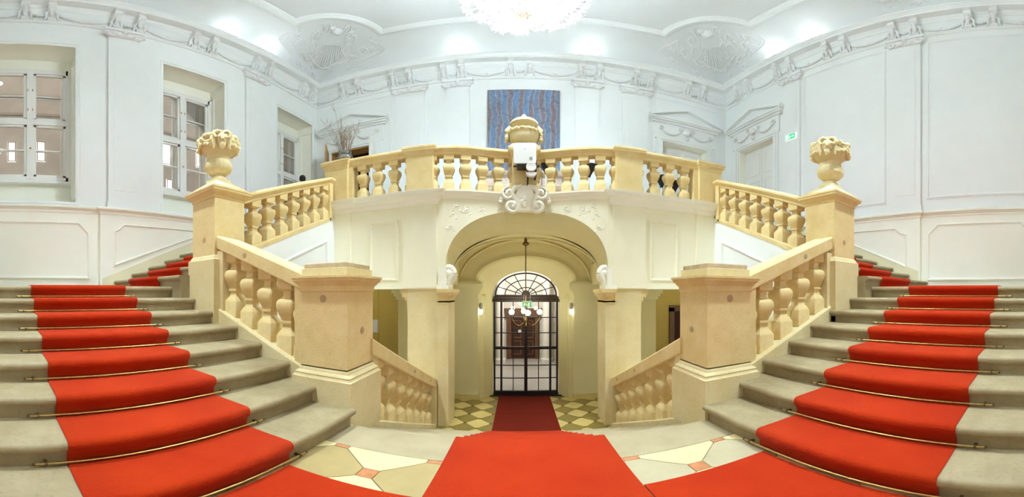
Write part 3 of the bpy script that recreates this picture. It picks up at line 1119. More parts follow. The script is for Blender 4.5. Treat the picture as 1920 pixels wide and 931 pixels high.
# front face strips above the arch and plain parts
xs_out_l = [XGC - 3.45, XGC - 2.5, XA - AH]
for (xa, za), (xb, zb) in zip(front[1:-1], front[2:-1]):
    xa, xb = xa + XA, xb + XA
    if abs(xa - xb) < 1e-6: continue
    mb.quad((xa, y_front(xa), za), (xb, y_front(xb), zb), (xb, y_front(xb), top), (xa, y_front(xa), top))
for x0, x1 in ((XGC - 3.47, XA - AH), (XA + AH, XGC + 3.47)):
    mb.box(x0, x1, YG + .001, YR, ZS, top)
mb.build('arch_wall', M['cream'], wg, smooth=35)
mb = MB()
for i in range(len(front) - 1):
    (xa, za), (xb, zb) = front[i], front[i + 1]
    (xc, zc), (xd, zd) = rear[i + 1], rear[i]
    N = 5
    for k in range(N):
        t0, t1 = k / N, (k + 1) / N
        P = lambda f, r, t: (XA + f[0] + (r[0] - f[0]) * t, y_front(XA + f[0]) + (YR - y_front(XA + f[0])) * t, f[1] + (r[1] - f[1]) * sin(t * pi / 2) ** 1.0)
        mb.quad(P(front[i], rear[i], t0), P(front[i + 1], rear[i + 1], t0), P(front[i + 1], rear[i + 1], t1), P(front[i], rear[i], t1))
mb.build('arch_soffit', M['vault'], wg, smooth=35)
# piers of stone under the arch
for s in (-1, 1):
    x0, x1 = XA + s * AH, XGC + s * 2.0
    MB().box(min(x0, x1), max(x0, x1), YG + .0, YR - .01, ZL, ZS).build('stone_pier', M['stone2'], wg)
    # pilaster and capital on the jamb
    x0 = XA + s * AH
    jb = MB()
    jb.box(min(x0 - s * .06, x0 + s * .12), max(x0 - s * .06, x0 + s * .12), YG - .05, YR - .12, ZL, ZS - .2)
    jb.build('jamb_pilaster', M['stone2'], wg)
    cpm = MB()
    for (d, za, zb) in ((.02, ZS - .24, ZS - .225), (.0, ZS - .225, ZS - .14), (.03, ZS - .14, ZS - .11), (.06, ZS - .11, ZS - .06), (.09, ZS - .06, ZS + .0)):
        cpm.box(min(x0 - s * (.06 + d), x0 + s * .12), max(x0 - s * (.06 + d), x0 + s * .12), YG - .05 - d, YR - .12, za, zb)
    cpm.build('capital', M['stone'], wg)
    # small capital on the outer side of the pier
    x0 = XGC + s * 2.0
    cpm = MB()
    for (d, za, zb) in ((.03, ZS - .38, ZS - .36), (.015, ZS - .36, ZS - .2), (.06, ZS - .2, ZS - .14), (.11, ZS - .14, ZS - .08), (.15, ZS - .08, ZS)):
        cpm.box(min(x0 + s * d, x0 - s * .05), max(x0 + s * d, x0 - s * .05), YG + .02, YR - .05, za, zb)
    cpm.build('capital', M['stone'], wg)
    # stucco volute on the impost
    x0 = XA + s * AH
    v = MB()
    v.box(min(x0 - s * .06, x0 + s * .14), max(x0 - s * .06, x0 + s * .14), YG - .06, YG + .3, ZS, ZS + .07)
    v.box(min(x0 - s * .02, x0 + s * .12), max(x0 - s * .02, x0 + s * .12), YG - .04, YG + .25, ZS + .07, ZS + .36)
    sp = []
    for i in range(26):
        a = i / 25 * 2.6 * pi
        rr = .125 * (1 - i / 34)
        sp.append((x0 - s * (.03 + rr * cos(a) * .8), YG + .08, ZS + .27 + rr * sin(a)))
    v.tube(sp, [.052 - .0012 * i for i in range(26)], 8)
    v.tube([(x0 - s * .12, YG + .08, ZS + .27), (x0 - s * .10, YG + .08, ZS + .18), (x0 - s * .05, YG + .08, ZS + .12), (x0 - s * .06, YG + .08, ZS + .07)], [.075, .08, .06, .05], 9)
    v.blob((x0 - s * .04, YG + .08, ZS + .27), .075, 10, 8, .1, 2)
    v.build('volute', M['cornice_cream'], wg, smooth=60)
    # projecting strip below the pedestal and the recessed panel frame beside it
    px = XGC + s * 1.77
    MB().box(px - .30, px + .30, YG - .05, YG + .05, ZS + .02, 2.70).build('lesene', M['cream'], wg)
    MB().box(XGC + s * 3.32 - .2, XGC + s * 3.32 + .2, YG - .03, YG + .05, ZS + .02, 2.70).build('lesene', M['cream'], wg)
    f = MB()
    pc = XGC + s * 2.45
    frame_moulding(f, [(pc - .28, 1.34), (pc + .28, 1.34), (pc + .28, 2.44), (pc - .28, 2.44)], lambda a, b, h: (a, YG - h, b), .055, .028)
    f.build('panel_moulding', M['cream'], wg, smooth=30)
    f = MB()
    xq0, xq1 = sorted((XA + s * AH + s * .12, XGC + s * 3.47))
    f.box(xq0, xq1, YG - .035, YG + .02, ZS, ZS + .075)
    f.build('lintel_band', M['cream'], wg)

# cornice below the gallery balustrade
CORN = [(0.02, 2.66), (-.03, 2.66), (-.03, 2.685), (-.05, 2.70), (-.055, 2.75), (-.08, 2.78), (-.12, 2.80), (-.12, 2.835), (-.135, 2.85), (-.15, 2.89), (-.15, 2.905), (.02, 2.905)]
for s in (-1, 1):
    xa, xb, xm, xd = XGC + s * 3.50, XGC + s * 1.46, XGC + s * 2.09, XGC + s * 3.10
    path = [(xa, YG - .03), (xd, YG - .03), (xd, YG), (xm, YG), (xm, YG - .05), (xb, YG - .05), (xb, YG + .05)]
    prof = CORN if s < 0 else [(-u, v) for u, v in CORN]
    MB().sweep(prof, path).build('gallery_cornice', M['cornice_cream'], wg, smooth=25)
pth = [(XGC - 1.50 + 3.0 * i / 30, y_front(XGC - 1.50 + 3.0 * i / 30)) for i in range(31)]
MB().sweep([(.02, 2.77), (-.012, 2.77), (-.02, 2.80), (-.05, 2.83), (-.055, 2.86), (-.085, 2.885), (-.085, 2.905), (.02, 2.905)], pth).build('gallery_cornice', M['cornice_cream'], wg, smooth=25)


def scroll(mb, f, cx, cy, r, turns, d, th, a0=0.0, depth=.006, n=18):
    """spiral relief on a surface f(a, b, out)"""
    pts, rs = [], []
    for i in range(n + 1):
        t = i / n
        a = a0 + d * t * turns * 2 * pi
        q = r * (1 - .85 * t)
        pts.append(f(cx + q * cos(a), cy + q * sin(a), depth))
        rs.append(th * (.55 + .6 * t))
    mb.tube(pts, rs, 6)


fw = lambda a, b, h: (a, y_front(a) - h, b)
orn = MB()
for s in (-1, 1):
    for (dx, z, r, tn, a0) in ((.42, 2.66, .07, 1.1, 0), (.72, 2.62, .08, 1.2, 1.5), (.98, 2.60, .10, 1.2, .3), (1.14, 2.66, .06, 1.0, 2), (1.24, 2.30, .14, .7, 1.2), (1.20, 2.52, .06, 1.1, 3)):
        scroll(orn, fw, XGC + s * dx, z, r, tn, -s, .006, a0 if s > 0 else pi - a0)
        for k in range(4):
            orn.blob(fw(XGC + s * (dx + .05 * cos(k * 1.7)), z - .06 + .05 * sin(k * 2.3), -.008), .022, 6, 4, .3, k)
orn.build('spandrel_ornament', M['cornice_cream'], wg, smooth=60)

# cartouche on the keystone
kc = MB()
fk = lambda a, b, h: (XGC + a, YG + .33 - h, b)
kc.prism([(-.16, 2.56), (.16, 2.56), (.20, 2.72), (.12, 2.98), (0, 3.03), (-.12, 2.98), (-.20, 2.72)], 0, .14, lambda a, b, h: fk(a, b, h))
kc.blob(fk(0, 2.85, .12), .15, 14, 10, .05, 1, (1, .35, 1.0))
kc.blob(fk(0, 2.72, .13), .085, 12, 8, .25, 2, (1.2, .6, .8))
for s in (-1, 1):
    scroll(kc, fk, s * .27, 2.88, .13, 1.3, -s, .042, pi / 2, .12, 22)
    scroll(kc, fk, s * .22, 2.65, .15, 1.4, s, .045, pi / 2, .12, 22)
    kc.blob(fk(s * .22, 2.65, .10), .055, 10, 8, .2, 3, (1, .6, 1))
    kc.blob(fk(s * .28, 2.88, .09), .05, 10, 8, .2, 4, (1, .6, 1))
    kc.tube([fk(s * .05, 3.02, .12), fk(s * .16, 2.99, .14), fk(s * .22, 2.90, .13), fk(s * .17, 2.80, .12)], [.035, .045, .04, .03], 8)
    for k in range(3):
        kc.blob(fk(s * (.38 + .02 * k), 2.84 - .05 * k, .08), .04, 8, 6, .3, k)
for k in range(4):
    kc.blob(fk(0, 2.64 + .05 * k, .17), .035, 8, 6, .3, k * 2.2)
kc.build('cartouche', M['cornice_cream'], wg, smooth=60)

# stringer walls below the upper stairs
for s in (-1, 1):
    w = MB()
    x = NH[s][0] + s * -.12
    ya, yb = 2.90, YG + .02
    pl = [(ya, ZL), (yb, ZL), (yb, pitch2(yb) + .02), (ya, pitch2(ya) + .02)]
    w.prism(pl, x, x + s * .22, lambda a, b, h: (h, a, b))
    o = tag(w.build('wall_stringer', M['white']), kind='structure')
    f = MB()
    t0, t1 = 3.25, 5.08
    poly = [(t0, .3), (t1, .3), (t1, pitch2(t1) - .36), (t0, pitch2(t0) - .36)]
    frame_moulding(f, poly if s < 0 else poly, lambda a, b, h: (x - s * h, a, b), .06, .03)
    f.build('panel_moulding', M['white'], o, smooth=30)

# gallery floor
gf = MB()
pf = [(XGC - 3.47, YG + .02), (XGC - 1.5, YG + .02)] + [(p[0], p[1] + .01) for p in pth] + [(XGC + 1.5, YG + .02), (XGC + 3.47, YG + .02), (XGC + 3.47, 6.45), (XR, 6.45), (XR, YB), (XL, YB), (XL, 6.45), (XGC - 3.47, 6.45)]
gf.prism(pf, ZG - .16, ZG - .004)
tag(gf.build('floor_gallery', M['slab']), kind='structure')

# ================================================================== LOWER HALL
fl = tag(MB().box(-7, 7, 4.7, 8.2, ZL - .2, ZL - .012).build('floor_lower', M['joint']), kind='structure')
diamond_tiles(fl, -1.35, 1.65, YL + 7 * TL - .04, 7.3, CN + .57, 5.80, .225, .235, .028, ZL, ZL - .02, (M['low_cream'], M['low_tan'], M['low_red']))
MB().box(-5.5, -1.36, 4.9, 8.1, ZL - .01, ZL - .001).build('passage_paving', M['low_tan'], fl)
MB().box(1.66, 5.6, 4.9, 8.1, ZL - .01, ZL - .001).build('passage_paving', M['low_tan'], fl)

XD = 0.165
YD = 6.98
wd = empty('wall_lower_back', kind='structure')
mb = MB()
outer = arch_pts(1.02, ZL, 1.37, 1.85, 36, 2.0)
inner = arch_pts(.73, ZL, 1.08, 1.61, 36, 2.0)
XW0, XW1 = XD - 2.85, XD + 2.95
ztp = 2.75
for (xa, za), (xb, zb) in zip(outer[1:-1], outer[2:-1]):
    if abs(xa - xb) > 1e-6:
        mb.quad((XD + xa, YD, za), (XD + xb, YD, zb), (XD + xb, YD, ztp), (XD + xa, YD, ztp))
mb.box(XW0, XD - 1.02, YD, YD + .38, ZL, ztp)
mb.box(XD + 1.02, XW1, YD, YD + .38, ZL, ztp)
for i in range(len(outer) - 1):
    a, b = outer[i], outer[i + 1]
    c, d = inner[i + 1], inner[i]
    mb.quad((XD + a[0], YD, a[1]), (XD + b[0], YD, b[1]), (XD + c[0], YD + .26, c[1]), (XD + d[0], YD + .26, d[1]))
    # rest of the wall plane around the door
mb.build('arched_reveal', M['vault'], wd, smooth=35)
# archivolt mouldings
av = MB()
ap = outer[1:-1]
av.sweep([(0.0, -.005), (0, .03), (.03, .045), (.07, .045), (.09, .02), (.12, .02), (.12, -.005)], [(XD + p[0], p[1]) for p in ap][::1], mapf=lambda a, b, h: (a, YD - h, b))
av.build('archivolt', M['vault'], wd, smooth=30)
for s in (-1, 1):
    # front piers with base and capital
    xa, xb = XD + s * 1.02, XD + s * 1.58
    x0, x1 = min(xa, xb), max(xa, xb)
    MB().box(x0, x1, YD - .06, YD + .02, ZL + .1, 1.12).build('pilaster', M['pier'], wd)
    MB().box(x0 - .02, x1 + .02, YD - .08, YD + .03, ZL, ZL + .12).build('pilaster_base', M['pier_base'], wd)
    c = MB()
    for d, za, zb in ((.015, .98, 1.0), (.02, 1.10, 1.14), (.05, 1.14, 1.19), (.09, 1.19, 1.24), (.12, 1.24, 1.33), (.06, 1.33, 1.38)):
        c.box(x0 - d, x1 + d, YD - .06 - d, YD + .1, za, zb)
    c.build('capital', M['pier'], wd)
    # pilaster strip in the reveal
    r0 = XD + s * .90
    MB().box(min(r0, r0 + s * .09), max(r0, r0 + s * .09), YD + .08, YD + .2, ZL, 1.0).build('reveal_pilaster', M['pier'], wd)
    c = MB()
    c.box(min(r0 - s * .03, r0 + s * .09), max(r0 - s * .03, r0 + s * .09), YD + .05, YD + .2, 1.0, 1.1)
    c.build('capital', M['pier'], wd)
    # side capital towards the passage
    xq = XW0 if s < 0 else XW1
    c = MB()
    for d, za, zb in ((.04, .98, 1.05), (.08, 1.05, 1.12), (.12, 1.12, 1.2)):
        c.box(min(xq - s * .3, xq + s * d), max(xq - s * .3, xq + s * d), YD - d, YD + .3, za, zb)
    c.build('capital', M['pier'], wd)

# groin vault over the middle bay
vt = MB()
Y0v, Y1v = YR - .01, YD + .005
yc, hy = (Y0v + Y1v) / 2, (Y1v - Y0v) / 2
hx = 1.42
nx, ny = 48, 28
zv = lambda x, y: max(1.37 + .86 * sqrt(max(0, 1 - (x / hx) ** 2)), 1.37 + .86 * sqrt(max(0, 1 - ((y - yc) / hy) ** 2)))
vs = []
for i in range(nx + 1):
    for j in range(ny + 1):
        x = hx * sin((i / nx - .5) * pi)
        y = yc + hy * sin((j / ny - .5) * pi)
        vs.append((XA + x, y, zv(x, y)))
vt.add(vs, [(i * (ny + 1) + j, (i + 1) * (ny + 1) + j, (i + 1) * (ny + 1) + j + 1, i * (ny + 1) + j + 1) for i in range(nx) for j in range(ny)])
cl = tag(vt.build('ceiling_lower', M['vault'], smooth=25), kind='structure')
rb = MB()
for sx in (-1, 1):
    for sy in (-1, 1):
        pts = []
        for i in range(15):
            a = i / 14 * pi / 2
            x, y = sx * hx * cos(a) * .995, yc + sy * hy * cos(a) * .995
            pts.append((XA + x, y, 1.36 + .86 * sin(a) - .004))
        rb.tube(pts, .022, 6)
rb.build('vault_rib', M['vault'], cl, smooth=60)
for s in (-1, 1):
    lw = MB()
    pl = [(Y0v, 1.30)] + [(yc - hy * cos(i / 20 * pi), 1.37 + .86 * sin(i / 20 * pi)) for i in range(21)] + [(Y1v, 1.30)]
    lw.prism(pl, XA + s * hx, XA + s * (hx + .05), lambda a, b, h: (h, a, b))
    lw.build('lunette', M['vault'], cl)
    lw = MB()
    lw.sweep([(0, 0), (0, .02), (.03, .02), (.03, 0)], [(yc - hy * .72 * cos(i / 20 * pi), 1.42 + .62 * sin(i / 20 * pi)) for i in range(21)], mapf=lambda a, b, h: (XA + s * (hx - h), a, b))
    lw.build('lunette_moulding', M['vault'], cl, smooth=30)
    # side passages
    xo = -5.6 if s < 0 else 5.7
    xi = XA + s * hx
    p = MB()
    p.box(min(xo, xi), max(xo, xi), YR - .3, 8.3, 1.75, 1.8)
    p.build('passage_ceiling', M['ochre'], cl)
    w = MB()
    w.box(min(xo, xi), max(xo, xi), 8.05, 8.15, ZL, 1.8)
    w.box(min(xo, xo - s * .1), max(xo, xo - s * .1), 5.7, 8.1, ZL, 1.75)
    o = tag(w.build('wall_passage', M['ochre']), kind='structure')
    f = MB()
    if s < 0:
        frame_moulding(f, [(-5.2, -.9), (-3.95, -.9), (-3.95, 1.3), (-5.2, 1.3)], lambda a, b, h: (a, 8.05 - h, b), .05, .02)
        frame_moulding(f, [(-3.7, -.9), (-2.6, -.9), (-2.6, 1.3), (-3.7, 1.3)], lambda a, b, h: (a, 8.05 - h, b), .05, .02)
        f.build('panel_moulding', M['ochre'], o)
    else:
        f.box(3.98, 4.12, 7.98, 8.06, ZL, .72)
        f.box(4.9, 5.04, 7.98, 8.06, ZL, .72)
        f.box(3.98, 5.04, 7.98, 8.06, .62, .78)
        dd = empty('door_4', (0, 0, 0), kind='structure')
        f.build('frame', M['wood'], dd)
        MB().box(4.12, 4.9, 8.02, 8.06, ZL, .62).build('dark_opening', M['shade'], dd)  # flat dark sheet standing in for the unlit depth of the doorway
# outer passage walls under the flights
nt_ = MB().box(-3.86, -3.66, 8.035, 8.05, .05, .40)
tag(nt_.build('wall_notice', M['paper']), 'white paper notice on the ochre wall of the passage behind the newel post', 'notice')

# glazed iron door ------------------------------------------------------------
dr = empty('door_1', (0, 0, 0), kind='structure')
YI = YD + .25
zb_, ztr = ZL + .02, 1.08
st = [(-.715, -.675), (-.565, -.520), (-.035, .035), (.520, .565), (.675, .715)]
for k, (a, b) in enumerate(st):
    MB().box(XD + a, XD + b, YI, YI + .06, zb_, .95).build('stile', M['iron'], dr)
MB().box(XD - .74, XD + .74, YI - .02, YI + .08, .93, 1.0).build('transom', M['darkwood'], dr)
MB().sq(XD, YI + .03, [(.70, .05, .99), (.72, .06, 1.0), (.72, .06, 1.05), (.69, .05, 1.06), (.69, .05, 1.09)]).build('transom', M['darkwood'], dr)
MB().box(XD - .715, XD + .715, YI - .003, YI + .063, zb_, ZL + .12).build('bottom_rail', M['iron'], dr)
MB().box(XD - .715, XD + .715, YI - .002, YI + .062, -.13, -.07).build('lock_rail', M['iron'], dr)
for z in (.585, .24, -.50, -.80):
    MB().box(XD - .70, XD + .70, YI + .018, YI + .042, z - .010, z + .010).build('glazing_bar', M['iron'], dr)
for x in (-.28, .28):
    MB().box(XD + x - .009, XD + x + .009, YI + .019, YI + .041, zb_, .95).build('glazing_bar', M['iron'], dr)
for a, b in ((-.70, -.54), (-.54, 0), (0, .54), (.54, .70)):
    MB().box(XD + a, XD + b, YI + .027, YI + .033, zb_, .95).build('pane', M['door_glass'], dr)
# fanlight
fp = arch_pts(.69, 1.08, 1.08, 1.58, 32, 2.0)[1:-1]
MB().sweep([(0, 0), (0, .05), (-.03, .05), (-.03, 0)], [(XD + p[0], p[1]) for p in fp], mapf=lambda a, b, h: (a, YI + h, b)).build('fanlight_frame', M['iron'], dr, smooth=30)
MB().prism([(XD + p[0], p[1]) for p in fp], YI + .027, YI + .033, lambda a, b, h: (a, h, b)).build('pane', M['door_glass'], dr)
for q in (.34, .67):
    MB().tube([(XD + p[0] * q, YI + .025, 1.08 + (p[1] - 1.08) * q) for p in fp], .011, 6).build('fanlight_bar', M['iron'], dr, smooth=60)
for k in range(1, 8):
    a = pi * k / 8
    MB().tube([(XD + .12 * cos(a), YI + .025, 1.08 + .08 * sin(a)), (XD + .69 * cos(a), YI + .025, 1.08 + .50 * sin(a))], .010, 6).build('fanlight_bar', M['iron'], dr, smooth=60)
MB().lathe([(.10, 0), (.10, .02)], (0, 0, 0), 16).build('fanlight_hub', M['iron'], dr).matrix_local = Matrix.Translation((XD, YI + .04, 1.09)) @ Matrix.Rotation(pi / 2, 4, 'X')
MB().tube([(XD + .06, YI - .03, -.20), (XD + .06, YI - .04, -.10), (XD + .06, YI - .03, 0)], .010, 8).build('door_handle', M['brass_dark'], dr, smooth=60)
MB().box(XD - .8, XD + .8, YD + .2, YD + .42, ZL - .01, ZL + .02).build('threshold', M['iron'], dr)

# vestibule beyond the glazed door
vw = tag(MB().box(-2.4, 2.7, 11.6, 11.7, ZL, 3.2).build('wall_vestibule', M['vest_white']), kind='structure')
MB().box(-2.4, -2.3, YD + .4, 11.6, ZL, 3.2).build('side_face', M['vest_stone'], vw)
MB().box(2.6, 2.7, YD + .4, 11.6, ZL, 3.2).build('side_face', M['vest_stone'], vw)
tag(MB().box(-2.4, 2.7, YD + .3, 11.6, 3.2, 3.3).build('ceiling_vestibule', M['vest_white']), kind='structure')
tag(MB().box(-2.4, 2.7, YD + .38, 11.6, ZL - .1, ZL).build('floor_vestibule', M['vest_floor']), kind='structure')
for s in (-1, 1):
    for k in range(7):
        z0 = ZL + .1 + k * .42
        for j in range(5):
            y0 = 7.6 + j * .62 + (k % 2) * .31
            xq = XD + s * 1.02
            MB().box(min(xq, xq + s * .5), max(xq, xq + s * .5), y0, y0 + .60, z0, z0 + .40).build('stone_block', M['vest_stone'], vw)
    # white columns
    e = empty('column', (XD + s * .78, 10.9, ZL), 'white column beside the wooden portal beyond the glazed door, %s one' % SIDE[s], 'column')
    MB().lathe([(.2, 0), (.2, .12), (.16, .14), (.15, .18)], n=20).build('base', M['vest_white'], e, smooth=30)
    MB().lathe([(.145, .18), (.14, 1.4), (.125, 2.6)], n=20).build('shaft', M['vest_white'], e, smooth=30)
    MB().lathe([(.13, 2.6), (.19, 2.72), (.2, 2.8)], n=20).build('capital', M['vest_white'], e, smooth=30)
pd = empty('door_5', (0, 0, 0), kind='structure')
for a, b, c, d in ((-.56, -.42, 0, 1.5), (.42, .56, 0, 1.5), (-.62, .62, 1.5, 1.72), (-.68, .68, 1.72, 1.80)):
    MB().box(XD + a, XD + b, 11.45, 11.6, ZL + c, ZL + d).build('frame', M['wood'], pd)
for s in (-1, 1):
    MB().box(XD + min(0, s * .42), XD + max(0, s * .42), 11.52, 11.58, ZL, ZL + 1.5).build('door_leaf', M['darkwood'], pd)
    for z0, z1 in ((.15, .65), (.75, 1.38)):
        f = MB()
        frame_moulding(f, [(XD + s * .21 - .15, ZL + z0), (XD + s * .21 + .15, ZL + z0), (XD + s * .21 + .15, ZL + z1), (XD + s * .21 - .15, ZL + z1)], lambda a, b, h: (a, 11.52 - h, b), .03, .02)
        f.build('panel_moulding', M['wood'], pd)
tag(MB().box(XD - .17, XD - .06, 11.50, 11.515, ZL + .92, ZL + 1.04).build('door_notice', M['paper']), 'small white notice on the dark wooden portal beyond the glazed door', 'notice')
vl = empty('ceiling_lamp', (XD, 9.6, 2.4), 'glowing glass lantern hanging in the vestibule beyond the glazed door', 'lamp')
MB().tube([(0, 0, 0), (0, 0, .8)], .01, 6).build('rod', M['brass_dark'], vl)
MB().lathe([(.05, -.28), (.12, -.2), (.13, -.05), (.06, 0)], n=16).build('globe', M['bulb'], vl, smooth=50)
lamp('vestibule_light', 'POINT', (XD, 9.3, 1.9), LOWER_LAMP * 14, (1, .97, .92), .25)

# hanging lamp of the lower hall
hl = empty('chandelier', (XA, yc, 0), 'small dark brass hanging lamp with glass globes on a long rod under the vault', 'chandelier')
MB().lathe([(.012, 2.06), (.07, 2.10), (.06, 2.13), (.03, 2.15), (.03, 2.24)], n=14).build('ceiling_rose', M['brass_dark'], hl, smooth=40)
MB().tube([(0, 0, .62), (0, 0, 2.1)], .011, 8).build('rod', M['brass_dark'], hl, smooth=50)
MB().lathe([(.006, .44), (.03, .47), (.018, .50), (.04, .54), (.05, .58), (.02, .63), (.015, .68)], n=12).build('stem', M['brass_dark'], hl, smooth=50)
for k in range(4):
    a = k * pi / 2 + .12
    am = MB()
    pts = []
    for i in range(13):
        t = i / 12
        pts.append((cos(a) * (.03 + .25 * t), sin(a) * (.03 + .25 * t), .56 - .12 * sin(t * pi) * (1 - .3 * t) + .06 * t))
    pts.append((cos(a) * .28, sin(a) * .28, .69))
    am.tube(pts, .010, 7)
    am.lathe([(.01, .68), (.04, .70), (.045, .705)], (cos(a) * .28, sin(a) * .28, 0), 10)
    ao = am.build('arm', M['brass_dark'], hl, smooth=50)
    MB().blob((cos(a) * .28, sin(a) * .28, .755), .052, 14, 10).build('globe', M['bulb_warm'], ao, smooth=80)
lamp('hanging_lamp_light', 'POINT', (XA, yc - .05, .98), LOWER_LAMP, (1.0, .93, .72), .20)
for s, lb in ((-1, 'left'), (1, 'right')):
    x = XD + s * .96
    sc = empty('wall_lamp', (x, YD - .02, .78), 'small chrome wall lamp on the pier %s of the glazed door' % ('left' if s < 0 else 'right'), 'wall lamp')
    MB().box(-.02, .02, .0, .03, -.12, .12).build('back_plate', M['plastic_grey'], sc)
    MB().lathe([(.03, .0), (.035, .10), (.02, .14)], (0, -.03, 0), 12).build('lamp_shade', M['plastic_grey'], sc, smooth=40)
    MB().lathe([(.025, -.10), (.032, -.06), (.03, .0)], (0, -.03, 0), 12).build('bulb', M['bulb'], sc, smooth=40)
# passage lights (ceiling fittings out of sight)
for s in (-1, 1):
    pl_ = empty('ceiling_lamp', (s * 3.9, 6.9, 1.75), 'round ceiling lamp in the %s side passage under the gallery' % SIDE[s], 'lamp')
    MB().lathe([(.02, -.09), (.12, -.06), (.14, 0)], n=16).build('lamp_shade', M['bulb_warm'], pl_, smooth=40)
    lamp('passage_light', 'POINT', (s * 3.9, 6.9, 1.5), LOWER_LAMP * .25, (1, .88, .6), .1)

# green sign above the glazed door
sg = empty('exit_sign', (XD + .02, YI - .14, .88), 'small green exit sign hanging in front of the glazed door transom', 'sign')
MB().box(-.10, .10, -.015, .015, -.055, .055).build('panel', M['sign_dim'], sg)
MB().box(-.105, .105, -.018, .018, .055, .075).build('frame', M['plastic_grey'], sg)
MB().tube([(-.07, 0, .07), (-.07, 0, .2)], .004, 5).build('hanger', M['plastic_grey'], sg)
MB().tube([(.07, 0, .07), (.07, 0, .2)], .004, 5).build('hanger', M['plastic_grey'], sg)

# ================================================================== ROOM WALLS
ZD = 2.89                        # top of the dado
WIN = [(-.39, 1.52), (3.32, 5.23), (7.03, 8.94)]
WZ0, WZ1 = 2.90, 7.34
fl_ = lambda h: (lambda u, z: (XL, u, z))

# left wall with three deep window recesses
wl = empty('wall_left', kind='structure')
m1 = MB()
wall_with_holes(m1, YF, YB, ZD, 10.0, [(a, b, WZ0, WZ1) for a, b in WIN], lambda u, z: (XL, u, z))
m1.build('upper_face', M['white'], wl)
m1 = MB()
m1.box(XL - .2, XL + .03, YF, 1.92, ZM - .3, ZD)
m1.box(XL - .2, XL + .10, 1.92, YB, ZM - .3, ZD)
m1.build('dado', M['dado'], wl)
DCAP = [(-.02, -.13), (.012, -.13), (.02, -.11), (.022, -.085), (.045, -.07), (.06, -.045), (.085, -.04), (.09, -.005), (.075, .008), (.04, .02), (.0, .03), (-.02, .03)]
pth_l = [(XL + .03, YF), (XL + .03, 1.92), (XL + .10, 1.92), (XL + .10, YB)]
MB().sweep([(-u, v + ZD) for u, v in DCAP], pth_l).build('dado_cap', M['dado'], wl, smooth=25)
# right wall
wr = empty('wall_right', kind='structure')
RD = (6.74, 8.36, ZG, 6.02)
m1 = MB()
wall_with_holes(m1, YF, YB, ZD, 10.0, [RD], lambda u, z: (XR, u, z))
m1.build('upper_face', M['white'], wr)
m1 = MB()
m1.box(XR - .03, XR + .2, YF, 2.36, ZM - .3, ZD)
m1.box(XR - .10, XR + .2, 2.36, 6.45, ZM - .3, ZD)
m1.build('dado', M['dado'], wr)
pth_r = [(XR - .03, YF), (XR - .03, 2.36), (XR - .10, 2.36), (XR - .10, 6.45)]
MB().sweep([(u, v + ZD) for u, v in DCAP], pth_r).build('dado_cap', M['dado'], wr, smooth=25)
# back wall
wb = empty('wall_back', kind='structure')
BD = {-1: (-5.84, -4.24, ZG, 6.0), 1: (4.27, 5.90, ZG, 6.12)}
m1 = MB()
wall_with_holes(m1, XL - .2, XR + .2, ZG - .2, 10.0, [BD[-1], BD[1]], lambda u, z: (u, YB, z))
m1.build('upper_face', M['white'], wb)
# wall behind the camera
wf = empty('wall_front', kind='structure')
MB().box(XL - .2, XR + .2, YF - .12, YF, ZL, 10.0).build('upper_face', M['white'], wf)

# dado panels
f = MB()
frame_moulding(f, notched_top(-.40, 1.72, 1.40, 2.58, .17), lambda a, b, h: (XL + .03 + h, a, b), .07, .03)
f.build('panel_moulding', M['dado'], wl, smooth=30)
f = MB()
frame_moulding(f, [(2.20, 1.66), (4.60, 2.58), (2.42, 2.58), (2.36, 2.53), (2.30, 2.47), (2.20, 2.42)], lambda a, b, h: (XL + .10 + h, a, b), .06, .03)
f.build('panel_moulding', M['dado'], wl, smooth=30)
f = MB()
frame_moulding(f, notched_top(.02, 2.22, 1.38, 2.62, .17), lambda a, b, h: (XR - .03 - h, a, b), .07, .03)
f.build('panel_moulding', M['dado'], wr, smooth=30)
f = MB()
frame_moulding(f, [(2.66, 1.66), (4.80, 2.58), (2.92, 2.58), (2.86, 2.53), (2.80, 2.47), (2.66, 2.42)], lambda a, b, h: (XR - .10 - h, a, b), .06, .03)
f.build('panel_moulding', M['dado'], wr, smooth=30)
# skirting following the upper stairs
for s, x, nm in ((-1, XL + .10, 'baseboard_left'), (1, XR - .10, 'baseboard_right')):
    y0, y1 = 1.96 if s < 0 else 2.40, 6.4
    pl = [(y0, ZM - .05), (y1, ZM - .05), (y1, pitch2(y1) + .22), (y0, pitch2(y0) + .16)]
    m1 = MB().prism(pl, x, x - s * .012, lambda a, b, h: (h, a, b))
    tag(m1.build(nm, M['skirt']), kind='structure')

# big panels on the right wall
for (a, b, z0, z1) in ((-.45, 2.25, 3.18, 7.86), (3.20, 5.62, 3.18, 7.86)):
    f = MB()
    frame_moulding(f, [(a, z0), (b, z0), (b, z1), (a, z1)], lambda u, v, h: (XR - h, u, v), .09, .03)
    f.build('panel_moulding', M['white'], wr, smooth=30)
for (a, b) in ((XL + .35, -3.72), (3.98, XR - .35)):
    f = MB()
    frame_moulding(f, [(a, 3.1), (b, 3.1), (b, 7.9), (a, 7.9)], lambda u, v, h: (u, YB - h, v), .06, .02)
    f.build('panel_moulding', M['white'], wb, smooth=30)

# pilasters with capitals ----------------------------------------------------
PIL_L = [(2.10, 2.78), (5.81, 6.54)]
PIL_R = [(2.36, 3.06), (5.70, 6.30)]
PIL_B = [(-3.55, -2.66), (-2.02, -1.36), (1.58, 2.28), (2.98, 3.80)]


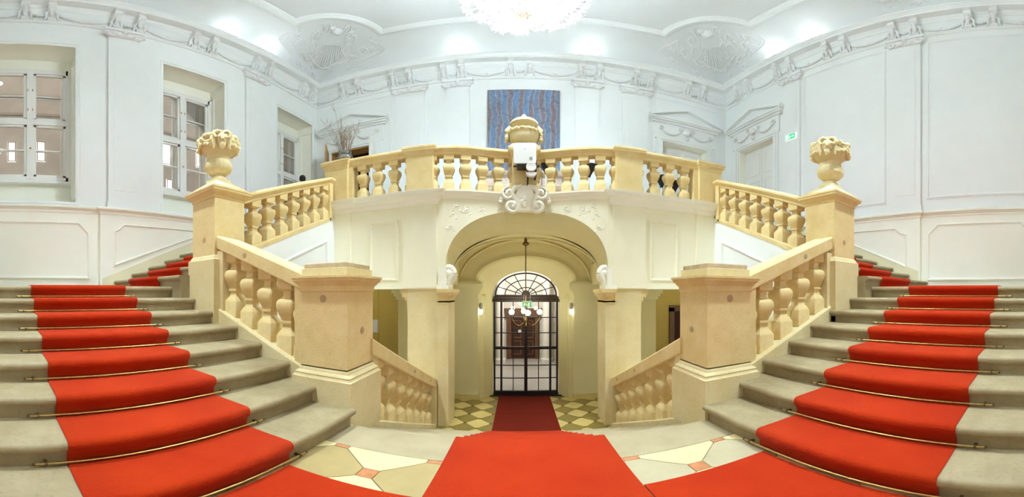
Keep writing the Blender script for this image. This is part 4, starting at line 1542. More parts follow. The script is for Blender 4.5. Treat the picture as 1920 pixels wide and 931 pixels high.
def pilaster(parent, a, b, mapf):
    z0 = ZD + .02
    m = MB()
    m.prism([(a, z0), (b, z0), (b, ZC0), (a, ZC0)], -.01, .07, mapf)
    m.prism([(a + .12, z0 + .4), (b - .12, z0 + .4), (b - .12, ZC0 - .5), (a + .12, ZC0 - .5)], .07, .078, mapf)
    m.build('pilaster', M['white'], parent)
    m = MB()
    for d, h, za, zb in ((.03, .10, z0, z0 + .10), (.015, .085, z0 + .10, z0 + .16)):
        m.prism([(a - d, za), (b + d, za), (b + d, zb), (a - d, zb)], -.01, h, mapf)
    m.build('pilaster_base', M['white'], parent)
    m = MB()
    za = ZC0 - .36
    m.prism([(a - .02, za + .06), (b + .02, za + .06), (b + .06, ZC0), (a - .06, ZC0)], -.01, .12, mapf)
    m.prism([(a - .09, ZC0 - .09), (b + .09, ZC0 - .09), (b + .11, ZC0 - .005), (a - .11, ZC0 - .005)], -.01, .17, mapf)
    for e, c in ((-1, a), (1, b)):
        pts = []
        for i in range(16):
            t = i / 15 * 2.4 * pi
            rr = .115 * (1 - i / 22)
            pts.append(mapf(c + e * (-.02) + e * rr * cos(t), za + .12 + rr * sin(t), .13))
        m.tube(pts, [.042 - .001 * i for i in range(16)], 7)
        m.blob(mapf(c - e * .02, za + .12, .12), .06, 8, 6)
    # drapery between the volutes
    mid = (a + b) / 2
    for u in (-1, 1):
        m.tube([mapf(mid + u * (b - a) * .3, za + .16, .13), mapf(mid + u * (b - a) * .16, za + .08, .14), mapf(mid, za + .13, .14)], [.03, .04, .03], 7)
    m.blob(mapf(mid, za + .22, .13), .07, 9, 7, .4, mid)
    m.build('capital', M['stucco'], parent, smooth=50)


mL = lambda a, b, h: (XL + h, a, b)
mR = lambda a, b, h: (XR - h, a, b)
mBk = lambda a, b, h: (a, YB - h, b)
for a, b in PIL_L: pilaster(wl, a, b, mL)
for a, b in PIL_R: pilaster(wr, a, b, mR)
for a, b in PIL_B: pilaster(wb, a, b, mBk)

# cornice ---------------------------------------------------------------------
corn = empty('trim_1', kind='structure')
room = [(XL, YF), (XL, YB), (XR, YB), (XR, YF)]
MB().sweep([(-u, v) for u, v in [(-.02, ZC0), (.03, ZC0), (.035, ZC0 + .03), (.06, ZC0 + .05), (.065, ZC0 + .085), (.03, ZC0 + .10), (.02, ZC0 + .13), (.02, ZC1 - .18), (.05, ZC1 - .15), (.07, ZC1 - .08), (.10, ZC1 - .05),
                                         (.12, ZC1), (.33, ZC1 + .01), (.34, ZC1 + .075), (.37, ZC1 + .10), (.40, ZC1 + .14), (.42, ZC1 + .15), (.42, ZC1 + .20), (.40, ZC1 + .215), (-.02, ZC1 + .24)]],
           room).build('cornice', M['white'], corn, smooth=25)


def bracket_mesh():
    m = MB()
    # S-shaped console: profile (out, z) extruded across
    pr = [(0, .10), (.05, .06), (.085, .09), (.09, .15), (.07, .22), (.075, .32), (.11, .42), (.17, .48), (.23, .52), (.25, .57), (.23, .62), (.24, .68), (.30, .70), (.30, .715), (0, .715)]
    m.prism([(o, z) for o, z in pr], -.075, .075, lambda a, b, h: (h, -a, b))
    m.tube([(-.085, -.22, .57), (.085, -.22, .57)], .055, 12)
    m.tube([(-.08, -.065, .13), (.08, -.065, .13)], .048, 12)
    for k in range(5):
        m.blob((0.0, -.10 - .02 * k, .20 + .065 * k), .045 + .006 * k, 8, 6, .4, k)
    for s in (-1, 1):
        m.tube([(s * .06, -.12, .40), (s * .12, -.10, .30), (s * .11, -.08, .18), (s * .14, -.06, .08)], [.03, .035, .03, .018], 6)
    return m.mesh('bracket', M['stucco'], 50)


BR = bracket_mesh()
ZB = ZC1 - .71


def festoon(m, p0, p1, sag, mapf, r=.032):
    n = 14
    pts, rs = [], []
    for i in range(n + 1):
        t = i / n
        a = p0[0] + (p1[0] - p0[0]) * t
        z = p0[1] + (p1[1] - p0[1]) * t - sag * 4 * t * (1 - t)
        pts.append(mapf(a, z, .055 + .02 * sin(t * pi)))
        rs.append(r * (.6 + .7 * sin(t * pi)) * (1 + .25 * sin(i * 2.4)))
    m.tube(pts, rs, 7)


PAIR_B = [-5.02, -3.36, -1.83, .05, 2.0, 3.61, 5.36]
PAIR_L = [.67, 2.52, 4.42, 6.38, 8.40]
PAIR_R = [-.60, 1.05, 2.72, 4.50, 6.24, 8.0]
for pairs, mp, rz, lims in ((PAIR_B, mBk, 0, (XL, XR)), (PAIR_L, mL, pi / 2, (YF, YB)), (PAIR_R, mR, -pi / 2, (YF, YB))):
    pos = []
    for c in pairs:
        for d in (-.26, .26):
            p = mp(c + d, ZB, .02)
            inst('bracket', BR, p, corn, rz=rz)
            pos.append(c + d)
    for i in range(len(pos) - 1):
        a, b = pos[i] + .10, pos[i + 1] - .10
        m = MB()
        wide = (b - a) > .6
        festoon(m, (a, ZC1 - .38), (b, ZC1 - .38), .20 if wide else .08, mp)
        if wide:
            m.blob(mp((a + b) / 2, ZC1 - .56, .07), .055, 9, 7, .5, i)
        m.build('festoon', M['stucco'], corn, smooth=60)
    m = MB()
    festoon(m, (lims[0] + .1, ZC1 - .45), (pos[0] - .1, ZC1 - .38), .14, mp)
    festoon(m, (pos[-1] + .1, ZC1 - .38), (lims[1] - .1, ZC1 - .45), .14, mp)
    m.build('festoon', M['stucco'], corn, smooth=60)

# ceiling with cove -----------------------------------------------------------
ce = empty('ceiling', kind='structure')
IX, IY = 1.26, 1.15              # inset of the flat ceiling
RC = 1.60                        # radius of the corner lobes
BXL, BXR, BY = XL + IX, XR - IX, YB - IY
Wp, Bp = [], []
n1, n2, n3 = 12, 28, 20
yl = BY - RC
for i in range(n1):
    t = i / n1
    y = YF + (yl - YF) * t
    Wp.append((XL, y)); Bp.append((BXL, y))


def corner_pts(sx):
    bx = BXL if sx < 0 else BXR
    wx = XL if sx < 0 else XR
    out = []
    L1, L2 = YB - yl, abs(bx - sx * RC - 0 - wx) if False else RC + IX
    for i in range(n2 + 1):
        t = i / n2
        d = t * (L1 + L2)
        w = (wx, yl + d) if d <= L1 else (wx - sx * (d - L1), YB)
        a = pi / 2 * t
        # arc about the corner (bx, BY) bulging towards the room centre
        b = (bx - sx * RC * sin(a), BY - RC * cos(a))
        out.append((w, b))
    return out


cl_ = corner_pts(-1)
Wp += [w for w, b in cl_]; Bp += [b for w, b in cl_]
xa_, xb_ = BXL + RC, BXR - RC
for i in range(1, n3):
    t = i / n3
    Wp.append((xa_ + (xb_ - xa_) * t, YB)); Bp.append((xa_ + (xb_ - xa_) * t, BY))
cr_ = corner_pts(1)[::-1]
Wp += [w for w, b in cr_]; Bp += [b for w, b in cr_]
for i in range(1, n1 + 1):
    t = i / n1
    y = yl + (YF - yl) * t
    Wp.append((XR, y)); Bp.append((BXR, y))


def cove_pt(w, b, t):
    a = t * pi / 2
    k = 1 - cos(a)
    return (w[0] + (b[0] - w[0]) * k, w[1] + (b[1] - w[1]) * k, ZCV + (ZCE - ZCV) * sin(a))


m = MB()
NT = 14
vs = [cove_pt(w, b, j / NT) for w, b in zip(Wp, Bp) for j in range(NT + 1)]
m.add(vs, [(i * (NT + 1) + j, (i + 1) * (NT + 1) + j, (i + 1) * (NT + 1) + j + 1, i * (NT + 1) + j + 1) for i in range(len(Wp) - 1) for j in range(NT)])
m.build('cove', M['ceil'], ce, smooth=35)
m = MB()
vs = [(b[0], b[1], ZCE + .04) for b in Bp]
m.add(vs, [tuple(range(len(vs)))])
m.build('flat_field', M['ceil'], ce)
CM = [(.10, .045), (.10, -.03), (.07, -.05), (.03, -.055), (.0, -.075), (-.05, -.075), (-.07, -.05), (-.09, -.045), (-.11, -.02), (-.13, -.015), (-.16, .045)]
MB().sweep([(u, v + ZCE) for u, v in CM], Bp).build('ceiling_moulding', M['white'], ce, smooth=30)


# stucco cartouches in the corners of the cove
def corner_map(pts):
    def f(s, t, out):
        s = max(0, min(.9999, s))
        q = s * (len(pts) - 1)
        i = int(q); u = q - i
        L = lambda p, k: (p[i][k][0] + (p[i + 1][k][0] - p[i][k][0]) * u, p[i][k][1] + (p[i + 1][k][1] - p[i][k][1]) * u)
        w, b = L(pts, 0), L(pts, 1)
        p = Vector(cove_pt(w, b, t))
        d = Vector(cove_pt(w, b, min(1, t + .02))) - Vector(cove_pt(w, b, max(0, t - .02)))
        c = Vector((0.12, 4.2, 5.2)) - p
        nrm = (c - d.normalized() * c.dot(d.normalized())).normalized()
        return p + nrm * out
    return f


for pts, s in ((cl_, -1), (corner_pts(1), 1)):
    cm = corner_map(pts)
    rnd = random.Random(5 + s)
    g = lambda a, b, h: cm(.5 + a * .17, .5 + b * .30, h)        # a, b about -2.6..2.6, -1.6..1.6
    m = MB()
    # cartouche rim of C-scrolls, ribs of the shell, side scrolls and sprays
    for u in (-1, 1):
        scroll(m, g, u * .95, .95, .42, 1.3, u, .035, pi / 2, .02, 24)
        scroll(m, g, u * 1.55, .35, .30, 1.2, -u, .03, 0, .02, 20)
        scroll(m, g, u * .55, 1.30, .25, 1.2, -u, .03, pi, .02, 20)
        scroll(m, g, u * 2.25, .55, .38, 1.0, u, .028, -pi / 2, .015, 20)
        scroll(m, g, u * 1.2, -.55, .25, 1.1, u, .025, 0, .015, 18)
        m.tube([g(u * (.2 + 1.6 * i / 14), -.25 + .5 * (i / 14) ** 2 - .1 * sin(i * 1.3), .02) for i in range(15)], [.03 + .012 * sin(i * 1.9) for i in range(15)], 6)
        m.tube([g(u * (1.7 + .95 * sin(i / 14 * pi)), 1.0 - 1.3 * i / 14, .015) for i in range(15)], .022, 6)
        m.tube([g(u * (.5 + .7 * i / 10), .1 + .65 * sin(i / 10 * pi * .9), .02) for i in range(11)], .028, 6)
        for k in range(26):
            a, b = u * rnd.uniform(.3, 2.2), rnd.uniform(-1.1, 1.2)
            an = rnd.uniform(0, pi)
            L = rnd.uniform(.10, .22)
            m.tube([g(a - L * cos(an), b - L * sin(an), .0), g(a, b + .04, .03), g(a + L * cos(an), b + L * sin(an), .0)], [.012, .034, .010], 6)
    for k in range(-7, 8):
        a = k * .13
        m.tube([g(a * .55, .75 - .1 * abs(a), .01), g(a * .8, .35, .03), g(a * 1.05, -.15 + .25 * abs(a) ** 2, .015)], [.012, .03, .022], 6)
    m.tube([g(-.95 + 1.9 * i / 20, -.22 + .38 * (2 * i / 20 - 1) ** 2, .02) for i in range(21)], [.034 + .012 * sin(i * 2.2) for i in range(21)], 7)
    m.blob(g(0, 1.25, .03), .16, 12, 9, .25, 3)
    m.blob(g(.3 * s, 1.32, .02), .10, 10, 8, .25, 4)
    m.build('stucco_cartouche', M['stucco'], ce, smooth=60, kind='stuff')
# lighter sprays beside the windows and on the right
for mp_, yc_ in ((-1, 1.6), (1, 1.9)):
    m = MB()
    rnd = random.Random(11 + mp_)
    wx, bx = (XL, BXL) if mp_ < 0 else (XR, BXR)
    def g2(a, b, h):
        p = Vector(cove_pt((wx, yc_ + a), (bx, yc_ + a), .5 + b * .3))
        c = (Vector((0, yc_ + a, 6.5)) - p).normalized()
        return p + c * h
    for u in (-1, 1):
        for (a, b, r) in ((.3, .1, .22), (.75, .0, .20), (1.15, .1, .16), (.5, -.5, .14)):
            scroll(m, g2, u * a, b, r, 1.2, u, .024, 0, .012, 16)
        for k in range(16):
            a, b, an, L = u * rnd.uniform(.1, 1.4), rnd.uniform(-.8, .7), rnd.uniform(0, pi), rnd.uniform(.07, .16)
            m.tube([g2(a - L * cos(an), b - L * sin(an), 0), g2(a, b, .025), g2(a + L * cos(an), b + L * sin(an), 0)], [.008, .026, .008], 6)
    m.build('stucco_spray', M['stucco'], ce, smooth=60, kind='stuff')

# ================================================================== WINDOWS
XG = XL - .68
for i, (a, b) in enumerate(WIN):
    w = empty('window_%d' % (i + 1), kind='structure')
    ca = (a + b) / 2
    h0 = .83
    za, zb = 3.70, 6.76
    rv = MB()
    sp = .05
    # splayed reveals, soffit, apron
    rv.quad((XL, a, WZ0), (XL, a, WZ1), (XG, a + sp, WZ1 - .10), (XG, a + sp, WZ0))
    rv.quad((XL, b, WZ0), (XG, b - sp, WZ0), (XG, b - sp, WZ1 - .10), (XL, b, WZ1))
    rv.quad((XL, a, WZ1), (XL, b, WZ1), (XG, b - sp, WZ1 - .10), (XG, a + sp, WZ1 - .10))
    rv.quad((XL, a, WZ0), (XG, a + sp, WZ0), (XG, b - sp, WZ0), (XL, b, WZ0))
    wall_with_holes(rv, a, b, WZ0 - .1, WZ1, [(ca - h0, ca + h0, za, zb)], lambda u, z: (XG, u, z))
    rv.build('reveal', M['dado'], w)
    # moulded frame around the recess
    f = MB()
    frame_moulding(f, [(a, WZ0 + .02), (b, WZ0 + .02), (b, WZ1), (a, WZ1)], lambda u, v, h: (XL - .02 + h * .5, u, v), .09, .03)
    f.build('reveal_moulding', M['white'], w)
    f = MB()
    frame_moulding(f, [(.0, WZ0 + .25), (.0 + .44, WZ0 + .25), (.44, WZ1 - .35), (0, WZ1 - .35)], lambda u, v, h: (XL - .11 - u, b - .010 - .07 * (u + .11) - h, v), .05, .02)
    f.build('reveal_panel_moulding', M['dado'], w)
    # fixed frame
    fr = MB()
    for (u0, u1, v0, v1) in ((-h0 - .09, -h0 + .05, za - .08, zb + .10), (h0 - .05, h0 + .09, za - .08, zb + .10), (-h0, h0, zb - .05, zb + .10), (-h0, h0, za - .08, za + .05)):
        fr.box(XG - .06, XG + .07, ca + u0, ca + u1, v0, v1)
    fr.build('frame', M['paintwhite'], w)
    zt = za + (zb - za) * .485
    MB().box(XG - .05, XG + .08, ca - h0, ca + h0, zt - .075, zt + .075).build('transom', M['paintwhite'], w)
    MB().box(XG - .05, XG + .085, ca - .075, ca + .075, za, zb).build('mullion', M['paintwhite'], w)
    MB().box(XG - .02, XG + .16, ca - h0 - .12, ca + h0 + .12, za - .13, za - .075).build('sill', M['paintwhite'], w)
    for cs in (-1, 1):
        for (v0, v1) in ((za + .05, zt - .075), (zt + .075, zb - .05)):
            u0, u1 = (ca - h0 + .05, ca - .075) if cs < 0 else (ca + .075, ca + h0 - .05)
            s_ = MB()
            fwid = .055
            for (p0, p1, q0, q1) in ((u0, u0 + fwid, v0, v1), (u1 - fwid, u1, v0, v1), (u0, u1, v0, v0 + fwid), (u0, u1, v1 - fwid, v1)):
                s_.box(XG - .02, XG + .04, p0, p1, q0, q1)
            so = s_.build('sash', M['paintwhite'], w)
            MB().box(XG - .004, XG + .004, u0 + fwid, u1 - fwid, v0 + fwid, v1 - fwid).build('pane', M['glass'], so)
            vm = v0 + (v1 - v0) * .5
            MB().box(XG - .015, XG + .02, u0 + fwid, u1 - fwid, vm - .016, vm + .016).build('glazing_bar', M['paintwhite'], so)
            # outer window of the double pair
            MB().box(XG - .26, XG - .23, u0, u1, vm + .07, vm + .10).build('outer_glazing_bar', M['paintwhite'], so)
            for q in ((u0 - .03, u0 + .06), (u1 - .06, u1 + .03)):
                MB().box(XG - .27, XG - .22, q[0], q[1], v0 - .03, v1 + .03).build('outer_sash_stile', M['paintwhite'], so)
    for v in (zt + .35, zt + .95):
        for u in (-.05, .05):
            MB().tube([(XG + .09, ca + u, v - .03), (XG + .09, ca + u, v + .03)], .011, 8).build('hinge', M['brass'], w, smooth=50)
    MB().blob((XG + .11, ca, za + .75), .024, 10, 8).build('window_knob', M['brass'], w, smooth=80)
# courtyard outside
fac = empty('wall_courtyard', kind='structure')
MB().box(-13.2, -13.0, -8, 22, -2, 14).build('facade', M['facade'], fac)
for z in (3.2, 5.2, 8.9, 9.9):
    MB().box(-13.05, -12.9, -8, 22, z, z + .12).build('string_course', M['facade2'], fac)
for y, w, z0, z1 in ((.31, .16, 6.6, 7.55), (1.48, .17, 6.65, 7.6), (6.97, .28, 7.2, 8.4), (8.77, .14, 7.4, 8.25), (7.25, .22, 5.95, 6.45), (13.6, .3, 8.4, 9.6)):
    MB().box(-13.02, -12.97, y - w, y + w, z0, z1).build('lit_pane', M['litwin'], fac)
    f = MB()
    frame_moulding(f, [(y - w, z0), (y + w, z0), (y + w, z1), (y - w, z1)], lambda u, v, h: (-12.97 + h, u, v), .05, .03)
    f.build('window_surround', M['facade2'], fac)
tag(MB().box(-13.2, XL - 1.2, -8, 22, -2.1, -2.0).build('ground_courtyard', M['ground']), kind='structure')

# ================================================================== DOORS with pediments


def pediment(parent, c, hw, z0, mapf):
    """triangular pediment on a frieze with garlands above an opening of half width hw whose head is at z0"""
    m = MB()
    W = hw + .42
    zb = z0 + .70
    m.prism([(c - W + .16, z0 + .10), (c + W - .16, z0 + .10), (c + W - .16, zb), (c - W + .16, zb)], -.01, .06, mapf)
    for d, h, za, zz in ((-.06, .12, zb, zb + .06), (.0, .20, zb + .06, zb + .11), (.04, .25, zb + .11, zb + .17)):
        m.prism([(c - W - d, za), (c + W + d, za), (c + W + d, zz), (c - W - d, zz)], -.01, h, mapf)
    ap = zb + .17 + W * .36
    m.prism([(c - W - .04, zb + .17), (c + W + .04, zb + .17), (c + W + .04, zb + .26), (c, ap + .10), (c - W - .04, zb + .26)], -.01, .10, mapf)
    for sgn in (-1, 1):
        m.prism([(c + sgn * (W + .06), zb + .17), (c + sgn * (W + .06), zb + .30), (c, ap + .13), (c, ap - .02)], -.01, .25, mapf)
    m.build('pediment', M['white'], parent)
    g = MB()
    for sgn in (-1, 1):
        scroll(g, mapf, c + sgn * (W - .35), z0 + .48, .10, 1.2, -sgn, .028, 0, .09, 16)
        festoon(g, (c + sgn * (W - .4), z0 + .42), (c + sgn * .2, z0 + .45), .16, lambda a, b, h: mapf(a, b, h + .03), .03)
        scroll(g, mapf, c + sgn * .22, z0 + .55, .10, 1.2, sgn, .028, 0, .10, 16)
    g.blob(mapf(c, z0 + .45, .10), .13, 12, 9, .35, c)
    g.blob(mapf(c, z0 + .22, .09), .08, 9, 7, .4, c + 1)
    g.build('garland', M['stucco'], parent, smooth=60)
    fr = MB()
    for w0, h in ((.0, .05), (.07, .075), (.13, .05)):
        for (p0, p1, q0, q1) in ((c - hw - w0 - .07, c - hw - w0, ZG, z0 + w0 + .07), (c + hw + w0, c + hw + w0 + .07, ZG, z0 + w0 + .07), (c - hw - w0, c + hw + w0, z0 + w0, z0 + w0 + .07)):
            fr.prism([(p0, q0), (p1, q0), (p1, q1), (p0, q1)], -.01, h, mapf)
    fr.build('frame', M['white'], parent)


def door_leaf(parent, mapf, u0, u1, z0, z1, h0, m, name='door_leaf'):
    d = MB().prism([(u0, z0), (u1, z0), (u1, z1), (u0, z1)], h0, h0 + .05, mapf).build(name, m, parent)
    for q0, q1 in ((.05, .30), (.36, .62), (.68, .95)):
        f = MB()
        a, b = z0 + (z1 - z0) * q0, z0 + (z1 - z0) * q1
        frame_moulding(f, [(u0 + .10, a), (u1 - .10, a), (u1 - .10, b), (u0 + .10, b)], lambda u, v, h: mapf(u, v, h0 + .05 + h), .05, .02)
        f.build('panel_moulding', m, d)
    return d


# left rear door: open, dark room behind
d2 = empty('door_2', kind='structure')
c_, hw_ = (BD[-1][0] + BD[-1][1]) / 2, (BD[-1][1] - BD[-1][0]) / 2
pediment(d2, c_, hw_, BD[-1][3], mBk)
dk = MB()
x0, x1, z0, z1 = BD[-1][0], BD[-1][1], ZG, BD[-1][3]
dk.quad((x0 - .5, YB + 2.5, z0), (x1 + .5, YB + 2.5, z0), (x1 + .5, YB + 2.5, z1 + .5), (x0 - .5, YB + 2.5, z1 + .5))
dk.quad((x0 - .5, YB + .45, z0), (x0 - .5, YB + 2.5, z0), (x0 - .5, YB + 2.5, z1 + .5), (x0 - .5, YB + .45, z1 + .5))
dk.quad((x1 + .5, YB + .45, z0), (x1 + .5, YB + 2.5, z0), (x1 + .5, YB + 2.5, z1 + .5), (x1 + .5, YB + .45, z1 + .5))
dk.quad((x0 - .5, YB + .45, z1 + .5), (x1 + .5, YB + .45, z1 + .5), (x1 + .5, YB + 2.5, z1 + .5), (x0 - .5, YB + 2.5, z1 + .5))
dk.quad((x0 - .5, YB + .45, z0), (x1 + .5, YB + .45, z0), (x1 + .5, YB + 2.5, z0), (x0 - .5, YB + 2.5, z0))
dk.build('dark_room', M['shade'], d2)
ow = MB()
ow.box(x0 - .02, x0 + .03, YB, YB + .45, z0, z1)
ow.box(x1 - .03, x1 + .02, YB, YB + .45, z0, z1)
ow.box(x0, x1, YB, YB + .45, z1 - .03, z1 + .02)
ow.build('jamb_lining', M['oak'], d2)
mleaf = lambda u, v, h: (x1 + .02 + .55 * u, YB - .04 - u * .84 - h * .5, v)
mleaf = lambda u, v, h: (x1 + .03 + h + .22 * u, YB - .12 - .97 * u, v)
door_leaf(d2, mleaf, 0.0, .80, z0, z1 - .05, 0.0, M['paintwhite'])
mleaf2 = lambda u, v, h: (x0 - .02 - h + .46 * u, YB - .12 - .89 * u, v)
door_leaf(d2, mleaf2, 0.0, .80, z0, z1 - .05, 0.0, M['oak'])
# right rear door: closed white leaves, and door in the right wall
d3 = empty('door_3', kind='structure')
for par, c, hw, zt, mp in ((d3, (BD[1][0] + BD[1][1]) / 2, (BD[1][1] - BD[1][0]) / 2, BD[1][3], mBk),):
    pediment(par, c, hw, zt, mp)
    lin = MB()
    lin.prism([(c - hw, ZG), (c - hw + .02, ZG), (c - hw + .02, zt), (c - hw, zt)], -.40, 0, mp)
    lin.prism([(c + hw - .02, ZG), (c + hw, ZG), (c + hw, zt), (c + hw - .02, zt)], -.40, 0, mp)
    lin.prism([(c - hw, zt - .02), (c + hw, zt - .02), (c + hw, zt), (c - hw, zt)], -.40, 0, mp)
    lin.build('jamb_lining', M['dado'], par)
    door_leaf(par, mp, c - hw + .02, c - .01, ZG, zt - .02, -.36, M['paintwhite'])
    door_leaf(par, mp, c + .01, c + hw - .02, ZG, zt - .02, -.36, M['paintwhite'])
d6 = empty('door_6', kind='structure')
c, hw, zt = (RD[0] + RD[1]) / 2, (RD[1] - RD[0]) / 2, RD[3]
pediment(d6, c, hw, zt, mR)
lin = MB()
lin.prism([(c - hw, ZG), (c - hw + .02, ZG), (c - hw + .02, zt), (c - hw, zt)], -.36, 0, mR)
lin.prism([(c + hw - .02, ZG), (c + hw, ZG), (c + hw, zt), (c + hw - .02, zt)], -.36, 0, mR)
lin.prism([(c - hw, zt - .02), (c + hw, zt - .02), (c + hw, zt), (c - hw, zt)], -.36, 0, mR)
lin.build('jamb_lining', M['dado'], d6)
door_leaf(d6, mR, c - hw + .02, c - .01, ZG, zt - .02, -.33, M['paintwhite'])
door_leaf(d6, mR, c + .01, c + hw - .02, ZG, zt - .02, -.33, M['paintwhite'])

# ================================================================== OBJECTS ON THE GALLERY
# painting
pt = empty('painting', (.145, YB - .09, 6.07), 'large blue painting with vertical bark-like streaks on the back wall', 'painting')
MB().box(-.985, .985, -.02, .025, -1.46, 1.46).build('canvas', M['painting'], pt)
fr = MB()
for q in ((-.995, -.985, -1.47, 1.47), (.985, .995, -1.47, 1.47), (-.995, .995, -1.47, -1.46), (-.995, .995, 1.46, 1.47)):
    fr.box(q[0], q[1], -.022, .05, q[2], q[3])
fr.build('frame', M['wood'], pt)

# marble fireplace under the painting
fpz = empty('fireplace', (.12, 8.72, ZG), 'reddish marble fireplace below the blue painting, seen between balusters', 'fireplace')
MB().sq(0, 0, [(1.10, .26, 1.40), (1.12, .28, 1.43), (1.14, .30, 1.47), (1.14, .30, 1.52)]).build('mantel_shelf', M['marble'], fpz)
MB().sq(0, .03, [(1.02, .20, 1.08), (1.04, .22, 1.12), (1.02, .20, 1.16), (1.02, .20, 1.34), (1.07, .24, 1.40)]).build('lintel', M['marble'], fpz)
for s in (-1, 1):
    MB().sq(s * .80, .03, [(.22, .22, 0), (.22, .22, .12), (.19, .19, .16), (.19, .19, .98), (.23, .22, 1.02), (.23, .22, 1.09)]).build('jamb', M['marble'], fpz)
MB().box(-.62, .62, .16, .32, 0, 1.08).build('firebox', M['black'], fpz)

# dark flared bowls on slim stands
for k, (px, py) in enumerate(((1.62, 7.4), (3.55, 7.6), (4.05, 7.85), (.62, 7.3))):
    lab = ['dark flared ashtray bowl on slim stand behind the right half of the concave balustrade', 'dark flared bowl on slim stand seen through the straight balustrade beside the right pedestal',
           'dark flared bowl on slim stand second one through the straight right-hand balustrade', 'dark flared bowl on slim stand just beside the central urn post'][k]
    e = empty('standing_ashtray', (px, py, ZG), lab, 'ashtray', 'dark bowls on stands behind the gallery balustrade')
    MB().lathe([(.16, 0), (.16, .02), (.03, .04)], n=20).build('base', M['black'], e, smooth=40)
    MB().lathe([(.02, .03), (.02, 1.02)], n=10).build('pole', M['plastic'], e, smooth=60)
    MB().lathe([(.03, 1.0), (.05, 1.06), (.10, 1.16), (.19, 1.24), (.24, 1.27), (.24, 1.30), (.20, 1.28), (.02, 1.2)], n=24).build('bowl', M['black'], e, smooth=50)

# projector in front of the middle post
pj = empty('projector', (.105, YG + .10, 3.56), 'white box projector clamped before the central gallery post', 'projector')
b = MB()
n = 6
rr = .03
out = []
for cx, cz, a0 in ((.155, .175, 0), (-.155, .175, pi / 2), (-.155, -.165, pi), (.155, -.165, 1.5 * pi)):
    for i in range(n + 1):
        a = a0 + i / n * pi / 2
        out.append((cx + rr * cos(a), cz + rr * sin(a)))
b.prism(out, -.13, .13, lambda a, c, h: (a, h, c))
b.build('body', M['plastic'], pj, smooth=35)
MB().box(.075, .125, -.136, -.128, -.13, -.075).build('control_panel', M['plastic_grey'], pj)
MB().prism([(-.015, .085), (.015, .085), (0, .07)], -.134, -.128, lambda a, c, h: (a, h, c)).build('mark', M['plastic_grey'], pj)
MB().box(-.13, .20, -.10, .10, -.245, -.20).build('mount_plate', M['black'], pj)
MB().box(-.19, .24, -.04, .0, -.225, -.205).build('mount_arm', M['black'], pj)
MB().box(.16, .195, -.09, .22, -.42, -.12).build('mount_bracket', M['black'], pj)
lens = MB()
lens.lathe([(.085, 0), (.085, .05), (.075, .055), (.06, .05)], n=28)
lo = lens.build('lens_cap', M['plastic'], pj, smooth=40)
lo.location = (.105, -.10, -.265)
lo.rotation_euler = (pi / 2, 0, 0)
MB().prism([(.02, -.365), (.195, -.365), (.185, -.41), (.15, -.435), (.07, -.435), (.03, -.41)], -.14, -.05, lambda a, c, h: (a, h, c)).build('lower_shield', M['plastic'], pj)
MB().tube([(.05, .05, -.24), (.055, .12, -.40), (.05, .14, -.58)], .012, 7).build('cable', M['black'], pj, smooth=60)
# white tube lamp behind the balustrade
tl = empty('floor_stand', (.43, YG + .62, ZG), 'slim white upright stand behind the balustrade right of the projector', 'stand')
MB().lathe([(.012, 0), (.012, .48), (.03, .50), (.004, .56)], n=10).build('pole', M['plastic'], tl, smooth=50)
MB().lathe([(.09, 0), (.09, .015)], n=16).build('base', M['plastic'], tl)

# glass vase with twigs on the left corner pedestal
vx, vy, vz = CPED[0][0] + .11, CPED[0][1], ZG + .895
vs_ = empty('vase', (vx, vy, vz), 'round clear glass vase with gravel on the corner pedestal of the gallery', 'vase')
MB().lathe([(.02, 0), (.09, .004), (.145, .05), (.158, .10), (.14, .15), (.115, .18), (.112, .20), (.125, .24), (.13, .25), (.120, .24), (.105, .20), (.108, .18), (.13, .15), (.148, .10), (.135, .055), (.08, .012), (.01, .01)], n=32, caps=False).build('glass_bowl', M['vase_glass'], vs_, smooth=60)
MB().lathe([(.01, .014), (.08, .015), (.13, .058), (.142, .10), (.13, .135), (.01, .14)], n=24).build('gravel', M['water'], vs_, smooth=40)
bq = empty('twig_bouquet', (vx, vy, vz + .05), 'bunch of bare brown twigs standing in the glass vase', 'twigs')
rnd = random.Random(21)
for k in range(34):
    a = rnd.uniform(0, 2 * pi)
    lean = rnd.uniform(.05, .34)
    L = rnd.uniform(.55, .95)
    if k == 0: a, lean, L = pi * .97, .16, 1.55
    if k == 1: a, lean, L = pi * 1.02, .42, 1.25
    if k == 2: a, lean, L = pi * .9, .52, .95
    if k == 3: a, lean, L = pi * 1.1, .36, 1.05
    p0 = Vector((cos(a) * rnd.uniform(0, .05), sin(a) * rnd.uniform(0, .05), 0.02))
    d = Vector((cos(a) * sin(lean), sin(a) * sin(lean), cos(lean)))
    pts = [p0]
    for i in range(1, 7):
        pts.append(p0 + d * (L * i / 6) + Vector((rnd.uniform(-.012, .012), rnd.uniform(-.012, .012), 0)) * i * .5)
    t = MB()
    t.tube(pts, [.0055 - .0007 * i for i in range(7)], 5)
    for q in range(4):
        i = rnd.randint(2, 5)
        an = rnd.uniform(0, 2 * pi)
        t.tube([pts[i], pts[i] + Vector((cos(an) * .05, sin(an) * .05, .09)), pts[i] + Vector((cos(an) * .09, sin(an) * .09, .19))], [.0028, .0022, .0012], 4)
    t.build('twig', M['twig'], bq, smooth=60)

